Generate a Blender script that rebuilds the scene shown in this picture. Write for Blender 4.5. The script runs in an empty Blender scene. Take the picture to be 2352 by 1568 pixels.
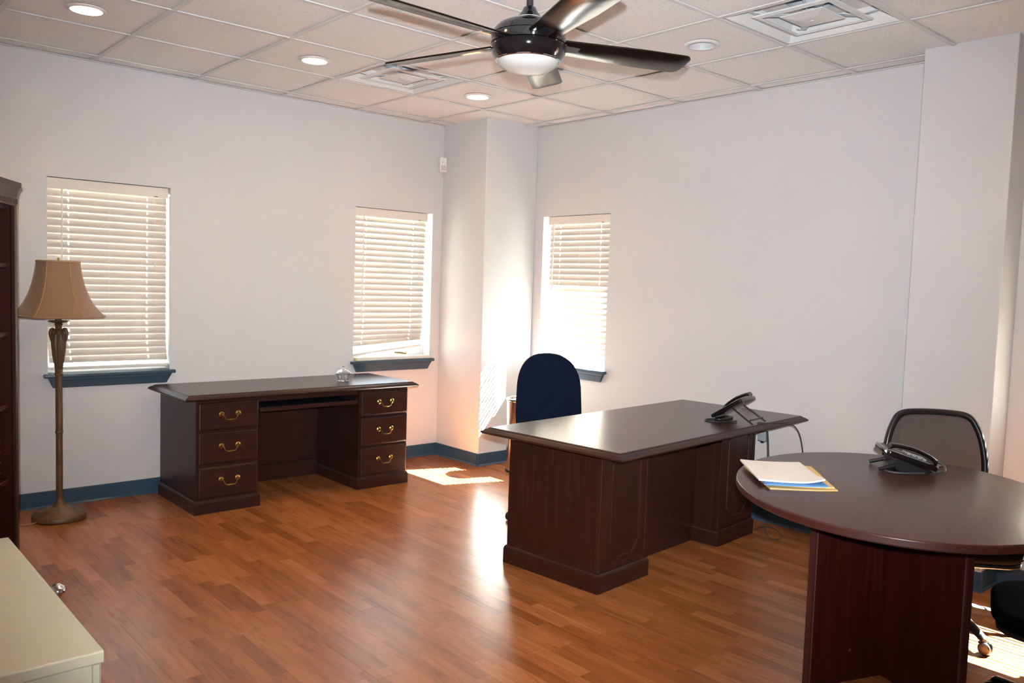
import bpy, bmesh, math, random
from mathutils import Vector, Matrix, Euler

random.seed(7)
PI = math.pi
SC = bpy.context.scene
COL = SC.collection

# ------------------------------------------------------------------ camera, sky, sun, flash, exposure
CAM_POS = Vector((-4.6523, -5.562, 1.4465))
YAW, PITCH, ROLL, FPX = 0.8454, -0.0698, 0.0330, 1914.84
fwd = Vector((math.cos(PITCH) * math.cos(YAW), math.cos(PITCH) * math.sin(YAW), math.sin(PITCH)))
rgt0 = Vector((math.sin(YAW), -math.cos(YAW), 0))
up0 = rgt0.cross(fwd)
rgt = rgt0 * math.cos(ROLL) + up0 * math.sin(ROLL)
upv = -rgt0 * math.sin(ROLL) + up0 * math.cos(ROLL)
cam_d = bpy.data.cameras.new('camera')
cam_d.sensor_fit = 'HORIZONTAL'
cam_d.sensor_width = 36.0
cam_d.lens = FPX / 2352 * 36.0
cam_d.clip_start = 0.05
cam = bpy.data.objects.new('camera', cam_d)
COL.objects.link(cam)
cam.matrix_world = Matrix(((rgt.x, upv.x, -fwd.x, CAM_POS.x), (rgt.y, upv.y, -fwd.y, CAM_POS.y),
                           (rgt.z, upv.z, -fwd.z, CAM_POS.z), (0, 0, 0, 1)))
SC.camera = cam

SC.view_settings.view_transform = 'Standard'
SC.view_settings.look = 'None'
SC.view_settings.gamma = 1.0
SC.view_settings.use_curve_mapping = False
SC.view_settings.exposure = 0.24
SC.cycles.sample_clamp_indirect = 150.0          # let the sunlit blinds light the ceiling
SC.cycles.caustics_reflective = False
SC.cycles.caustics_refractive = False
SC.cycles.max_bounces = 9
SUN_DIR = Vector((-1.0, 0.36, -1.263)).normalized()      # direction the sunlight travels
SUN_POWER = 760.0
SKY_POWER = 8.0
FLASH_POWER = 860.0
CAN_EMIT = 150.0

w = bpy.data.worlds.new('sky')
SC.world = w
w.use_nodes = True
bg = w.node_tree.nodes['Background']
bg.inputs[0].default_value = (0.80, 0.89, 1.0, 1)
bg.inputs[1].default_value = SKY_POWER

sun_d = bpy.data.lights.new('sun', 'SUN')
sun_d.energy = SUN_POWER
sun_d.angle = math.radians(0.53)
sun_d.color = (1.0, 0.95, 0.86)
sun = bpy.data.objects.new('sun', sun_d)
COL.objects.link(sun)
sun.rotation_euler = SUN_DIR.to_track_quat('-Z', 'Y').to_euler()
sun.location = (6, -2, 8)

# the photographer's pop-up flash: it throws the fan's shadow on the ceiling
fl_d = bpy.data.lights.new('camera_flash', 'SPOT')
fl_d.spot_size = math.radians(85)
fl_d.spot_blend = 1.0
fl_d.shadow_soft_size = 0.018
fl_d.energy = FLASH_POWER
fl_d.color = (0.93, 0.975, 1.0)
fl = bpy.data.objects.new('camera_flash', fl_d)
COL.objects.link(fl)
fm = cam.matrix_world @ Matrix.Rotation(math.radians(6), 4, 'X')   # flash heads sit tipped up a little
fm.translation = CAM_POS + upv * 0.085 - fwd * 0.06
fl.matrix_world = fm

# ------------------------------------------------------------------ mesh builder
class MB:
    def __init__(s):
        s.v = []; s.f = []
    def add(s, vs, fs):
        o = len(s.v)
        s.v += [tuple(p) for p in vs]
        s.f += [tuple(i + o for i in f) for f in fs]
        return s
    def box(s, x0, x1, y0, y1, z0, z1):
        return s.add([(x0, y0, z0), (x1, y0, z0), (x1, y1, z0), (x0, y1, z0), (x0, y0, z1), (x1, y0, z1), (x1, y1, z1), (x0, y1, z1)],
                     [(3, 2, 1, 0), (4, 5, 6, 7), (0, 1, 5, 4), (1, 2, 6, 5), (2, 3, 7, 6), (3, 0, 4, 7)])
    def rings(s, rings, cap0=True, cap1=True, closed=False):
        n = len(rings[0]); vs = [p for r in rings for p in r]; fs = []
        m = len(rings)
        for k in range(m if closed else m - 1):
            a = k * n; b = ((k + 1) % m) * n
            for i in range(n):
                j = (i + 1) % n
                fs.append((a + i, a + j, b + j, b + i))
        if not closed:
            if cap0: fs.append(tuple(range(n - 1, -1, -1)))
            if cap1: fs.append(tuple((m - 1) * n + i for i in range(n)))
        return s.add(vs, fs)
    def lathe(s, prof, n=32, c=(0, 0), cap0=True, cap1=True, a0=0.0):
        R = []
        for r, z in prof:
            r = max(r, 1e-4)
            R.append([(c[0] + r * math.cos(a0 + 2 * PI * i / n), c[1] + r * math.sin(a0 + 2 * PI * i / n), z) for i in range(n)])
        return s.rings(R, cap0, cap1)
    def tube(s, path, r, n=10, closed=False):
        P = [Vector(p) for p in path]; m = len(P)
        rr = r if isinstance(r, (list, tuple)) else [r] * m
        T = []
        for i in range(m):
            a = P[(i - 1) % m] if (closed or i > 0) else P[i]
            b = P[(i + 1) % m] if (closed or i < m - 1) else P[i]
            T.append((b - a).normalized())
        t = T[0]
        ref = Vector((0, 0, 1)) if abs(t.z) < 0.9 else Vector((1, 0, 0))
        N = (ref - t * ref.dot(t)).normalized()
        R = []
        for i in range(m):
            t = T[i]
            N = (N - t * N.dot(t))
            N = N.normalized() if N.length > 1e-6 else t.orthogonal().normalized()
            B = t.cross(N)
            R.append([tuple(P[i] + (N * math.cos(2 * PI * k / n) + B * math.sin(2 * PI * k / n)) * rr[i]) for k in range(n)])
        return s.rings(R, True, True, closed)
    def pad(s, outline, z0, z1, r=0.01, segs=3, crown=0.0):
        """prism over a convex counter-clockwise outline with rounded rims"""
        n = len(outline)
        P = [Vector((p[0], p[1])) for p in outline]
        nor = []
        for i in range(n):
            e = P[(i + 1) % n] - P[i - 1]
            nor.append(Vector((e.y, -e.x)).normalized())
        def ring(off, z): return [(P[i].x - nor[i].x * off, P[i].y - nor[i].y * off, z) for i in range(n)]
        R = []
        for k in range(segs + 1):
            a = PI / 2 * k / segs
            R.append(ring(r * (1 - math.sin(a)), z0 + r * (1 - math.cos(a))))
        for k in range(segs + 1):
            a = PI / 2 * k / segs
            R.append(ring(r * (1 - math.cos(a)), z1 - r * (1 - math.sin(a))))
        if crown:
            c = sum(P, Vector((0, 0))) / n
            last = R[-1]
            for f, h in ((0.75, 0.55), (0.45, 0.88), (0.12, 1.0)):
                R.append([(c.x + (p[0] - c.x) * f, c.y + (p[1] - c.y) * f, z1 + crown * h) for p in last])
        return s.rings(R)
    def xf(s, M):
        s.v = [tuple(M @ Vector(p)) for p in s.v]
        return s
    def fn(s, f):
        s.v = [tuple(f(*p)) for p in s.v]
        return s
    def mesh(s, name, bevel=0.0, segs=1, smooth=False, ang=40):
        me = bpy.data.meshes.new(name)
        me.from_pydata(s.v, [], s.f)
        bm = bmesh.new(); bm.from_mesh(me)
        bmesh.ops.remove_doubles(bm, verts=bm.verts, dist=1e-6)
        bmesh.ops.recalc_face_normals(bm, faces=bm.faces)
        if bevel > 0:
            es = [e for e in bm.edges if len(e.link_faces) == 2 and e.calc_face_angle(0) > 0.5]
            bmesh.ops.bevel(bm, geom=es, offset=bevel, segments=segs, profile=0.5, affect='EDGES', clamp_overlap=True)
        bm.to_mesh(me); bm.free()
        if smooth:
            for p in me.polygons: p.use_smooth = True
            me.set_sharp_from_angle(angle=math.radians(ang))
        return me
    def build(s, name, mat, parent=None, bevel=0.0, segs=1, smooth=False, ang=40, loc=None, rot=None):
        return link(name, s.mesh(name, bevel, segs, smooth, ang), mat, parent, loc, rot)

def link(name, me, mat=None, parent=None, loc=None, rot=None):
    o = bpy.data.objects.new(name, me)
    COL.objects.link(o)
    if mat is not None and me is not None and not me.materials: me.materials.append(mat)
    if parent is not None: o.parent = parent
    if loc is not None: o.location = loc
    if rot is not None: o.rotation_euler = rot
    return o

def tag(o, label, cat, group=None, kind=None):
    o['label'] = label
    o['category'] = cat
    if group: o['group'] = group
    if kind: o['kind'] = kind
    return o

def thing(name, label, cat, loc=(0, 0, 0), rz=0.0, group=None, kind=None):
    o = link(name, None, None, None, loc, (0, 0, rz))
    return tag(o, label, cat, group, kind)

def copy_tree(o, parent=None):
    c = o.copy(); COL.objects.link(c); c.parent = parent
    for ch in list(o.children): copy_tree(ch, c)
    return c

def rrect(w, d, r, n=5, cx=0, cy=0):
    pts = []
    for (sx, sy, a) in ((1, -1, -PI / 2), (1, 1, 0), (-1, 1, PI / 2), (-1, -1, PI)):
        for k in range(n + 1):
            t = a + PI / 2 * k / n
            pts.append((cx + sx * (w / 2 - r) + r * math.cos(t), cy + sy * (d / 2 - r) + r * math.sin(t)))
    return pts

def spline(pts, k=8):
    P = [Vector(p) for p in pts]; out = []
    for i in range(len(P) - 1):
        p0 = P[max(i - 1, 0)]; p1 = P[i]; p2 = P[i + 1]; p3 = P[min(i + 2, len(P) - 1)]
        for j in range(k):
            t = j / k
            out.append(0.5 * ((2 * p1) + (p2 - p0) * t + (2 * p0 - 5 * p1 + 4 * p2 - p3) * t * t + (3 * p1 - p0 - 3 * p2 + p3) * t ** 3))
    out.append(P[-1])
    return out

# ------------------------------------------------------------------ materials
def newmat(name):
    m = bpy.data.materials.new(name); m.use_nodes = True
    nt = m.node_tree
    return m, nt, nt.nodes['Principled BSDF']

def nd(nt, t, **kw):
    n = nt.nodes.new(t)
    for k, v in kw.items(): setattr(n, k, v)
    return n

def ramp(nt, stops):
    r = nd(nt, 'ShaderNodeValToRGB')
    el = r.color_ramp.elements
    while len(el) < len(stops): el.new(0.5)
    for e, (p, c) in zip(el, stops):
        e.position = p; e.color = (*c, 1)
    return r

def mat(name, col, rough=0.5, metal=0.0, spec=0.5, var=0.06, vscale=6.0, bump=0.0, bscale=200.0, coat=0.0, emit=None):
    m, nt, b = newmat(name)
    tc = nd(nt, 'ShaderNodeTexCoord')
    nz = nd(nt, 'ShaderNodeTexNoise')
    nz.inputs['Scale'].default_value = vscale
    nz.inputs['Detail'].default_value = 4
    nt.links.new(tc.outputs['Object'], nz.inputs['Vector'])
    lo = tuple(c * (1 - var) for c in col); hi = tuple(min(c * (1 + var), 1) for c in col)
    r = ramp(nt, [(0.3, lo), (0.7, hi)])
    nt.links.new(nz.outputs['Fac'], r.inputs['Fac'])
    nt.links.new(r.outputs['Color'], b.inputs['Base Color'])
    b.inputs['Roughness'].default_value = rough
    b.inputs['Metallic'].default_value = metal
    b.inputs['Specular IOR Level'].default_value = spec
    if coat:
        b.inputs['Coat Weight'].default_value = coat
        b.inputs['Coat Roughness'].default_value = 0.08
    if emit:
        b.inputs['Emission Color'].default_value = (*emit[0], 1)
        b.inputs['Emission Strength'].default_value = emit[1]
    if bump:
        n2 = nd(nt, 'ShaderNodeTexNoise'); n2.inputs['Scale'].default_value = bscale; n2.inputs['Detail'].default_value = 3
        nt.links.new(tc.outputs['Object'], n2.inputs['Vector'])
        bp = nd(nt, 'ShaderNodeBump'); bp.inputs['Strength'].default_value = bump; bp.inputs['Distance'].default_value = 0.002
        nt.links.new(n2.outputs['Fac'], bp.inputs['Height'])
        nt.links.new(bp.outputs['Normal'], b.inputs['Normal'])
    return m

def woodmat(name, dark, light, grain=(40, 40, 2.5), rough=0.35, coat=0.0, spec=0.5):
    m, nt, b = newmat(name)
    tc = nd(nt, 'ShaderNodeTexCoord')
    mp = nd(nt, 'ShaderNodeMapping'); mp.inputs['Scale'].default_value = grain
    nt.links.new(tc.outputs['Object'], mp.inputs['Vector'])
    nz = nd(nt, 'ShaderNodeTexNoise'); nz.inputs['Scale'].default_value = 1.0; nz.inputs['Detail'].default_value = 6; nz.inputs['Distortion'].default_value = 0.6
    nt.links.new(mp.outputs['Vector'], nz.inputs['Vector'])
    r = ramp(nt, [(0.3, dark), (0.55, tuple((a + c) / 2 for a, c in zip(dark, light))), (0.72, light)])
    nt.links.new(nz.outputs['Fac'], r.inputs['Fac'])
    nt.links.new(r.outputs['Color'], b.inputs['Base Color'])
    b.inputs['Roughness'].default_value = rough
    b.inputs['Specular IOR Level'].default_value = spec
    if coat:
        b.inputs['Coat Weight'].default_value = coat; b.inputs['Coat Roughness'].default_value = 0.15
    return m

M = {}
M['wall'] = mat('wall_paint', (0.590, 0.592, 0.600), 0.65, var=0.015, vscale=1.5, bump=0.08, bscale=260)
M['blue'] = mat('slate_blue_paint', (0.036, 0.068, 0.098), 0.38, var=0.08, vscale=3)
M['base'] = mat('blue_rubber_base', (0.030, 0.066, 0.106), 0.35, var=0.06, vscale=3)
M['tee'] = mat('white_ceiling_grid', (0.66, 0.65, 0.645), 0.5, var=0.03)
M['white'] = mat('white_enamel', (0.72, 0.71, 0.70), 0.4, var=0.02)
M['vent'] = mat('white_diffuser_enamel', (0.66, 0.66, 0.66), 0.42, var=0.03)
M['duct'] = mat('dark_duct', (0.02, 0.02, 0.025), 0.7)
M['ductrim'] = mat('galvanised_collar', (0.55, 0.60, 0.64), 0.45, metal=0.3)
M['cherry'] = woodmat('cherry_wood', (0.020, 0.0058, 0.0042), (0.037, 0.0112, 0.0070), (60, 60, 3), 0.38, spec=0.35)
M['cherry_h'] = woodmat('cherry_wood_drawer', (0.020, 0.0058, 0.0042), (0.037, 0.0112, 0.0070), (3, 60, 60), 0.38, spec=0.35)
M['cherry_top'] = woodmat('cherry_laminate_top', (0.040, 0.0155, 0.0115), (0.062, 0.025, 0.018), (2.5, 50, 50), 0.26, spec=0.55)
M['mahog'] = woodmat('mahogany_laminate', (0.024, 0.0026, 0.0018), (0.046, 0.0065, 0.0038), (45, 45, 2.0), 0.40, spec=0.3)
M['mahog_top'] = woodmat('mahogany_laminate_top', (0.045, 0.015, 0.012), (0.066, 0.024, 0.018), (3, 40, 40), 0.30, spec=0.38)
M['edge'] = mat('red_edge_band', (0.045, 0.008, 0.0055), 0.5)
M['edge_grey'] = mat('worn_edge_band', (0.075, 0.045, 0.04), 0.45)
M['brass'] = mat('antique_brass', (0.36, 0.22, 0.06), 0.34, metal=1.0, var=0.2, vscale=60)
M['black'] = mat('black_plastic', (0.010, 0.010, 0.012), 0.32, var=0.1)
M['gloss'] = mat('black_gloss', (0.007, 0.006, 0.007), 0.08, var=0.1, coat=0.6)
M['blade'] = woodmat('dark_blade_lacquer', (0.004, 0.002, 0.0016), (0.009, 0.0045, 0.0035), (3, 50, 50), 0.20, coat=0.0, spec=0.4)
M['navy'] = mat('navy_fabric', (0.006, 0.0105, 0.025), 0.95, spec=0.06, var=0.15, vscale=300, bump=0.5, bscale=500)
M['blackfab'] = mat('black_fabric', (0.004, 0.004, 0.005), 0.95, spec=0.03, var=0.15, vscale=300, bump=0.4, bscale=500)
M['steel'] = mat('brushed_steel', (0.62, 0.58, 0.54), 0.22, metal=1.0, var=0.05)
M['chrome'] = mat('chrome', (0.75, 0.75, 0.76), 0.1, metal=1.0, var=0.02)
M['cream'] = mat('cream_enamel', (0.52, 0.49, 0.37), 0.45, var=0.02, bump=0.1, bscale=300)
M['bronze'] = woodmat('gilded_lamp_wood', (0.060, 0.030, 0.014), (0.16, 0.085, 0.035), (30, 30, 8), 0.4)
M['paper'] = mat('white_paper', (0.80, 0.79, 0.78), 0.8, var=0.01)
M['manila'] = mat('manila_card', (0.72, 0.50, 0.22), 0.75, var=0.04)
M['bluecard'] = mat('blue_card', (0.09, 0.30, 0.68), 0.6, var=0.04)
M['lcd'] = mat('grey_screen', (0.18, 0.20, 0.20), 0.15)
M['grey'] = mat('grey_plastic', (0.32, 0.34, 0.37), 0.5)
M['cord'] = mat('black_cord', (0.020, 0.020, 0.022), 0.5)
M['coil'] = mat('dark_grey_coil_cord', (0.060, 0.065, 0.07), 0.4)
M['cordlight'] = mat('white_string', (0.72, 0.70, 0.66), 0.8)
M['bulbwhite'] = mat('frosted_bowl_glass', (0.50, 0.485, 0.47), 0.35, var=0.01)
M['stick'] = mat('brown_stick', (0.30, 0.15, 0.05), 0.6)
M['exterior'] = mat('tan_soffit', (0.45, 0.36, 0.24), 0.8)
M['concrete'] = mat('weathered_asphalt', (0.13, 0.125, 0.11), 0.9, var=0.08)
M['sub'] = mat('subfloor', (0.10, 0.06, 0.04), 0.9)
M['can'] = mat('glow_tinted_can_reflector', (0.80, 0.66, 0.48), 0.35, var=0.02)  # warm bulb glow put into the colour, for lit cans only
M['can_off'] = mat('white_can_reflector', (0.55, 0.55, 0.56), 0.4, var=0.02)  # same reflector without the painted glow, for the unlit can
M['bulb_on'] = mat('lit_flood_bulb', (0.9, 0.85, 0.8), 0.3, emit=((1.0, 0.70, 0.40), CAN_EMIT))
M['bulb_off'] = mat('unlit_flood_bulb', (0.75, 0.75, 0.76), 0.2)
M['keyb'] = mat('black_tray_pad', (0.010, 0.013, 0.018), 0.45)
M['yellowtip'] = mat('yellowed_plastic', (0.62, 0.56, 0.22), 0.5)

# ceiling tile: pinkish mineral fibre with fissures
def tile_mat():
    m, nt, b = newmat('mineral_fibre_tile')
    g = nd(nt, 'ShaderNodeNewGeometry')
    n1 = nd(nt, 'ShaderNodeTexNoise'); n1.inputs['Scale'].default_value = 85; n1.inputs['Detail'].default_value = 3
    nt.links.new(g.outputs['Position'], n1.inputs['Vector'])
    n2 = nd(nt, 'ShaderNodeTexNoise'); n2.inputs['Scale'].default_value = 230; n2.inputs['Detail'].default_value = 2
    nt.links.new(g.outputs['Position'], n2.inputs['Vector'])
    mx = nd(nt, 'ShaderNodeMath', operation='MULTIPLY')
    nt.links.new(n1.outputs['Fac'], mx.inputs[0]); nt.links.new(n2.outputs['Fac'], mx.inputs[1])
    r = ramp(nt, [(0.10, (0.56, 0.52, 0.49)), (0.19, (0.80, 0.795, 0.79)), (0.5, (0.86, 0.86, 0.86))])
    nt.links.new(mx.outputs[0], r.inputs['Fac'])
    nt.links.new(r.outputs['Color'], b.inputs['Base Color'])
    b.inputs['Roughness'].default_value = 0.9
    b.inputs['Specular IOR Level'].default_value = 0.15
    bp = nd(nt, 'ShaderNodeBump'); bp.inputs['Strength'].default_value = 0.5; bp.inputs['Distance'].default_value = 0.003
    nt.links.new(mx.outputs[0], bp.inputs['Height']); nt.links.new(bp.outputs['Normal'], b.inputs['Normal'])
    return m
M['tile'] = tile_mat()

# printed three-strip laminate
def floor_mat():
    m, nt, b = newmat('cherry_laminate_floor')
    L = nt.links.new
    g = nd(nt, 'ShaderNodeNewGeometry')
    sp = nd(nt, 'ShaderNodeSeparateXYZ'); L(g.outputs['Position'], sp.inputs[0])
    def mth(op, a, bv):
        n = nd(nt, 'ShaderNodeMath', operation=op)
        for i, x in enumerate((a, bv)):
            if x is None: continue
            if isinstance(x, (int, float)): n.inputs[i].default_value = x
            else: L(x, n.inputs[i])
        return n.outputs[0]
    i = mth('FLOOR', mth('DIVIDE', mth('ADD', sp.outputs['X'], 10.0), 0.0635), None)
    wn = nd(nt, 'ShaderNodeTexWhiteNoise', noise_dimensions='1D'); L(i, wn.inputs['W'])
    v = mth('ADD', mth('DIVIDE', sp.outputs['Y'], 0.40), mth('MULTIPLY', wn.outputs['Value'], 9.0))
    j = mth('FLOOR', v, None)
    cb = nd(nt, 'ShaderNodeCombineXYZ'); L(i, cb.inputs[0]); L(j, cb.inputs[1])
    w2 = nd(nt, 'ShaderNodeTexWhiteNoise', noise_dimensions='2D'); L(cb.outputs[0], w2.inputs['Vector'])
    r = ramp(nt, [(0.0, (0.270, 0.088, 0.026)), (0.3, (0.320, 0.107, 0.032)), (0.65, (0.362, 0.126, 0.039)), (1.0, (0.405, 0.148, 0.048))])
    L(w2.outputs['Value'], r.inputs['Fac'])
    # grain offset per strip
    off = nd(nt, 'ShaderNodeCombineXYZ'); L(mth('MULTIPLY', w2.outputs['Value'], 50.0), off.inputs[0]); L(mth('MULTIPLY', wn.outputs['Value'], 30.0), off.inputs[1])
    va = nd(nt, 'ShaderNodeVectorMath', operation='ADD'); L(g.outputs['Position'], va.inputs[0]); L(off.outputs[0], va.inputs[1])
    mp = nd(nt, 'ShaderNodeMapping'); mp.inputs['Scale'].default_value = (34, 3.2, 1); L(va.outputs[0], mp.inputs['Vector'])
    nz = nd(nt, 'ShaderNodeTexNoise'); nz.inputs['Scale'].default_value = 1.0; nz.inputs['Detail'].default_value = 5; nz.inputs['Distortion'].default_value = 1.4
    L(mp.outputs['Vector'], nz.inputs['Vector'])
    gr = ramp(nt, [(0.30, (0.82, 0.74, 0.68)), (0.5, (1, 1, 1)), (0.7, (1.06, 1.08, 1.10))])
    L(nz.outputs['Fac'], gr.inputs['Fac'])
    mp2 = nd(nt, 'ShaderNodeMapping'); mp2.inputs['Scale'].default_value = (9, 1.6, 1); L(va.outputs[0], mp2.inputs['Vector'])
    nb = nd(nt, 'ShaderNodeTexNoise'); nb.inputs['Scale'].default_value = 1.0; nb.inputs['Detail'].default_value = 3
    L(mp2.outputs['Vector'], nb.inputs['Vector'])
    br = ramp(nt, [(0.28, (0.80, 0.73, 0.69)), (0.52, (1, 1, 1))]); L(nb.outputs['Fac'], br.inputs['Fac'])
    m1 = nd(nt, 'ShaderNodeMix', data_type='RGBA', blend_type='MULTIPLY'); m1.inputs[0].default_value = 1
    L(r.outputs['Color'], m1.inputs[6]); L(gr.outputs['Color'], m1.inputs[7])
    m2 = nd(nt, 'ShaderNodeMix', data_type='RGBA', blend_type='MULTIPLY'); m2.inputs[0].default_value = 1
    L(m1.outputs[2], m2.inputs[6]); L(br.outputs['Color'], m2.inputs[7])
    L(m2.outputs[2], b.inputs['Base Color'])
    b.inputs['Roughness'].default_value = 0.27
    b.inputs['Specular IOR Level'].default_value = 0.5
    return m
M['floor'] = floor_mat()

def slat_mat():
    m, nt, b = newmat('faux_wood_slat')
    tr = nd(nt, 'ShaderNodeBsdfTranslucent'); tr.inputs['Color'].default_value = (0.85, 0.74, 0.58, 1)
    mx = nd(nt, 'ShaderNodeMixShader'); mx.inputs[0].default_value = 0.06
    tc = nd(nt, 'ShaderNodeTexCoord')
    nz = nd(nt, 'ShaderNodeTexNoise'); nz.inputs['Scale'].default_value = 9; nt.links.new(tc.outputs['Object'], nz.inputs['Vector'])
    r = ramp(nt, [(0.3, (0.52, 0.48, 0.445)), (0.7, (0.56, 0.52, 0.485))])
    nt.links.new(nz.outputs['Fac'], r.inputs['Fac']); nt.links.new(r.outputs['Color'], b.inputs['Base Color'])
    b.inputs['Roughness'].default_value = 0.45
    nt.links.new(b.outputs[0], mx.inputs[1]); nt.links.new(tr.outputs[0], mx.inputs[2])
    nt.links.new(mx.outputs[0], nt.nodes['Material Output'].inputs['Surface'])
    return m
M['slat'] = slat_mat()
M['rail'] = mat('cream_blind_rail', (0.72, 0.68, 0.62), 0.45, var=0.02)

def pane_mat():
    m, nt, b = newmat('window_glass')
    t = nd(nt, 'ShaderNodeBsdfTransparent'); t.inputs['Color'].default_value = (0.93, 0.96, 0.96, 1)
    gl = nd(nt, 'ShaderNodeBsdfGlossy'); gl.inputs['Roughness'].default_value = 0.0
    lw = nd(nt, 'ShaderNodeLayerWeight'); lw.inputs['Blend'].default_value = 0.5
    pw = nd(nt, 'ShaderNodeMath', operation='POWER'); pw.inputs[1].default_value = 4.0
    nt.links.new(lw.outputs['Facing'], pw.inputs[0])
    fr = nd(nt, 'ShaderNodeMath', operation='MULTIPLY_ADD'); fr.inputs[1].default_value = 0.5; fr.inputs[2].default_value = 0.03
    nt.links.new(pw.outputs[0], fr.inputs[0])
    mx = nd(nt, 'ShaderNodeMixShader')
    nt.links.new(fr.outputs[0], mx.inputs[0]); nt.links.new(t.outputs[0], mx.inputs[1]); nt.links.new(gl.outputs[0], mx.inputs[2])
    nt.links.new(mx.outputs[0], nt.nodes['Material Output'].inputs['Surface'])
    return m
M['pane'] = pane_mat()

def mesh_fabric():
    m, nt, b = newmat('chair_mesh_fabric')
    b.inputs['Base Color'].default_value = (0.012, 0.011, 0.011, 1)
    b.inputs['Roughness'].default_value = 0.8
    t = nd(nt, 'ShaderNodeBsdfTransparent')
    tc = nd(nt, 'ShaderNodeTexCoord')
    wv = nd(nt, 'ShaderNodeTexNoise'); wv.inputs['Scale'].default_value = 900
    nt.links.new(tc.outputs['Object'], wv.inputs['Vector'])
    rr = nd(nt, 'ShaderNodeMapRange'); rr.inputs['To Min'].default_value = 0.16; rr.inputs['To Max'].default_value = 0.36
    nt.links.new(wv.outputs['Fac'], rr.inputs['Value'])
    mx = nd(nt, 'ShaderNodeMixShader')
    nt.links.new(rr.outputs[0], mx.inputs[0]); nt.links.new(b.outputs[0], mx.inputs[1]); nt.links.new(t.outputs[0], mx.inputs[2])
    nt.links.new(mx.outputs[0], nt.nodes['Material Output'].inputs['Surface'])
    return m
M['mesh'] = mesh_fabric()

def glass_mat():
    m, nt, b = newmat('cut_crystal')
    b.inputs['Base Color'].default_value = (0.93, 0.95, 0.93, 1)
    b.inputs['Roughness'].default_value = 0.05
    b.inputs['IOR'].default_value = 1.5
    b.inputs['Transmission Weight'].default_value = 0.9
    return m
M['crystal'] = glass_mat()

def shade_mat():
    m, nt, b = newmat('tan_lamp_shade_fabric')
    b.inputs['Base Color'].default_value = (0.32, 0.185, 0.095, 1)
    b.inputs['Roughness'].default_value = 0.6
    b.inputs['Sheen Weight'].default_value = 0.3
    tr = nd(nt, 'ShaderNodeBsdfTranslucent'); tr.inputs['Color'].default_value = (0.45, 0.27, 0.12, 1)
    mx = nd(nt, 'ShaderNodeMixShader'); mx.inputs[0].default_value = 0.25
    tc = nd(nt, 'ShaderNodeTexCoord'); nz = nd(nt, 'ShaderNodeTexNoise'); nz.inputs['Scale'].default_value = 160
    nt.links.new(tc.outputs['Object'], nz.inputs['Vector'])
    bp = nd(nt, 'ShaderNodeBump'); bp.inputs['Strength'].default_value = 0.2; nt.links.new(nz.outputs['Fac'], bp.inputs['Height'])
    nt.links.new(bp.outputs['Normal'], b.inputs['Normal'])
    nt.links.new(b.outputs[0], mx.inputs[1]); nt.links.new(tr.outputs[0], mx.inputs[2])
    nt.links.new(mx.outputs[0], nt.nodes['Material Output'].inputs['Surface'])
    return m
M['shade'] = shade_mat()
M['seam'] = mat('shade_seam_tape', (0.38, 0.225, 0.12), 0.6)

# ------------------------------------------------------------------ room shell
H = 2.697
XL, YF = -5.75, -7.45
TW = 0.15
WZ0, WZ1, WW = 0.810, 1.987, 0.717
WA = [-3.433, -1.3425]            # left edges of windows on the back wall (x)
WB = [-0.651, -4.31]              # left edges of windows on the right wall (y, going down)

def wall_mesh(length, holes):
    """wall in local frame: x 0..length, y 0 (room side)..TW, z 0..H+0.3; holes are (x0,x1,z0,z1)"""
    mb = MB()
    xs = sorted({0.0, length, *[h[0] for h in holes], *[h[1] for h in holes]})
    zs = sorted({0.0, H + 0.3, *[h[2] for h in holes], *[h[3] for h in holes]})
    def hole(xm, zm): return any(h[0] < xm < h[1] and h[2] < zm < h[3] for h in holes)
    for a, b in zip(xs, xs[1:]):
        for c, d in zip(zs, zs[1:]):
            if not hole((a + b) / 2, (c + d) / 2):
                mb.add([(a, 0, c), (b, 0, c), (b, 0, d), (a, 0, d)], [(0, 1, 2, 3)])
                mb.add([(a, TW, c), (b, TW, c), (b, TW, d), (a, TW, d)], [(3, 2, 1, 0)])
    for (a, b, c, d) in holes:
        for p, q in (((a, c), (b, c)), ((b, c), (b, d)), ((b, d), (a, d)), ((a, d), (a, c))):
            mb.add([(p[0], 0, p[1]), (q[0], 0, q[1]), (q[0], TW, q[1]), (p[0], TW, p[1])], [(0, 1, 2, 3)])
    for (p, q) in (((0, 0), (length, 0)), ((length, 0), (length, H + .3)), ((length, H + .3), (0, H + .3)), ((0, H + .3), (0, 0))):
        mb.add([(p[0], 0, p[1]), (q[0], 0, q[1]), (q[0], TW, q[1]), (p[0], TW, p[1])], [(0, 1, 2, 3)])
    return mb

LA = -XL + TW
wa = wall_mesh(LA, [(x - XL, x + WW - XL, WZ0, WZ1) for x in WA]).build('wall_back', M['wall'], loc=(XL, 0, 0))
tag(wa, 'white painted wall with two blind-covered windows behind the credenza', 'wall', kind='structure')
LB = -YF
wb = wall_mesh(LB, [(-y, -y + WW, WZ0, WZ1) for y in WB]).build('wall_right', M['wall'], loc=(0, 0, 0), rot=(0, 0, -PI / 2))
tag(wb, 'long bare white wall behind the executive desk', 'wall', kind='structure')
wl = MB().box(XL - TW, XL, YF, 0, 0, H + .3).build('wall_left', M['wall'])
tag(wl, 'white painted wall beyond the tall bookcase', 'wall', kind='structure')
wf = MB().box(XL - TW, TW, YF - TW, YF, 0, H + .3).build('wall_front', M['wall'])
tag(wf, 'white painted wall behind the photographer', 'wall', kind='structure')
c1 = MB().box(-0.533, -0.0005, -0.555, -0.0005, 0, H + .02).build('wall_corner_pier', M['wall'], bevel=0.006, segs=2)
tag(c1, 'square white pier in the corner, its window side sunlit', 'wall', kind='structure')
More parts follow.
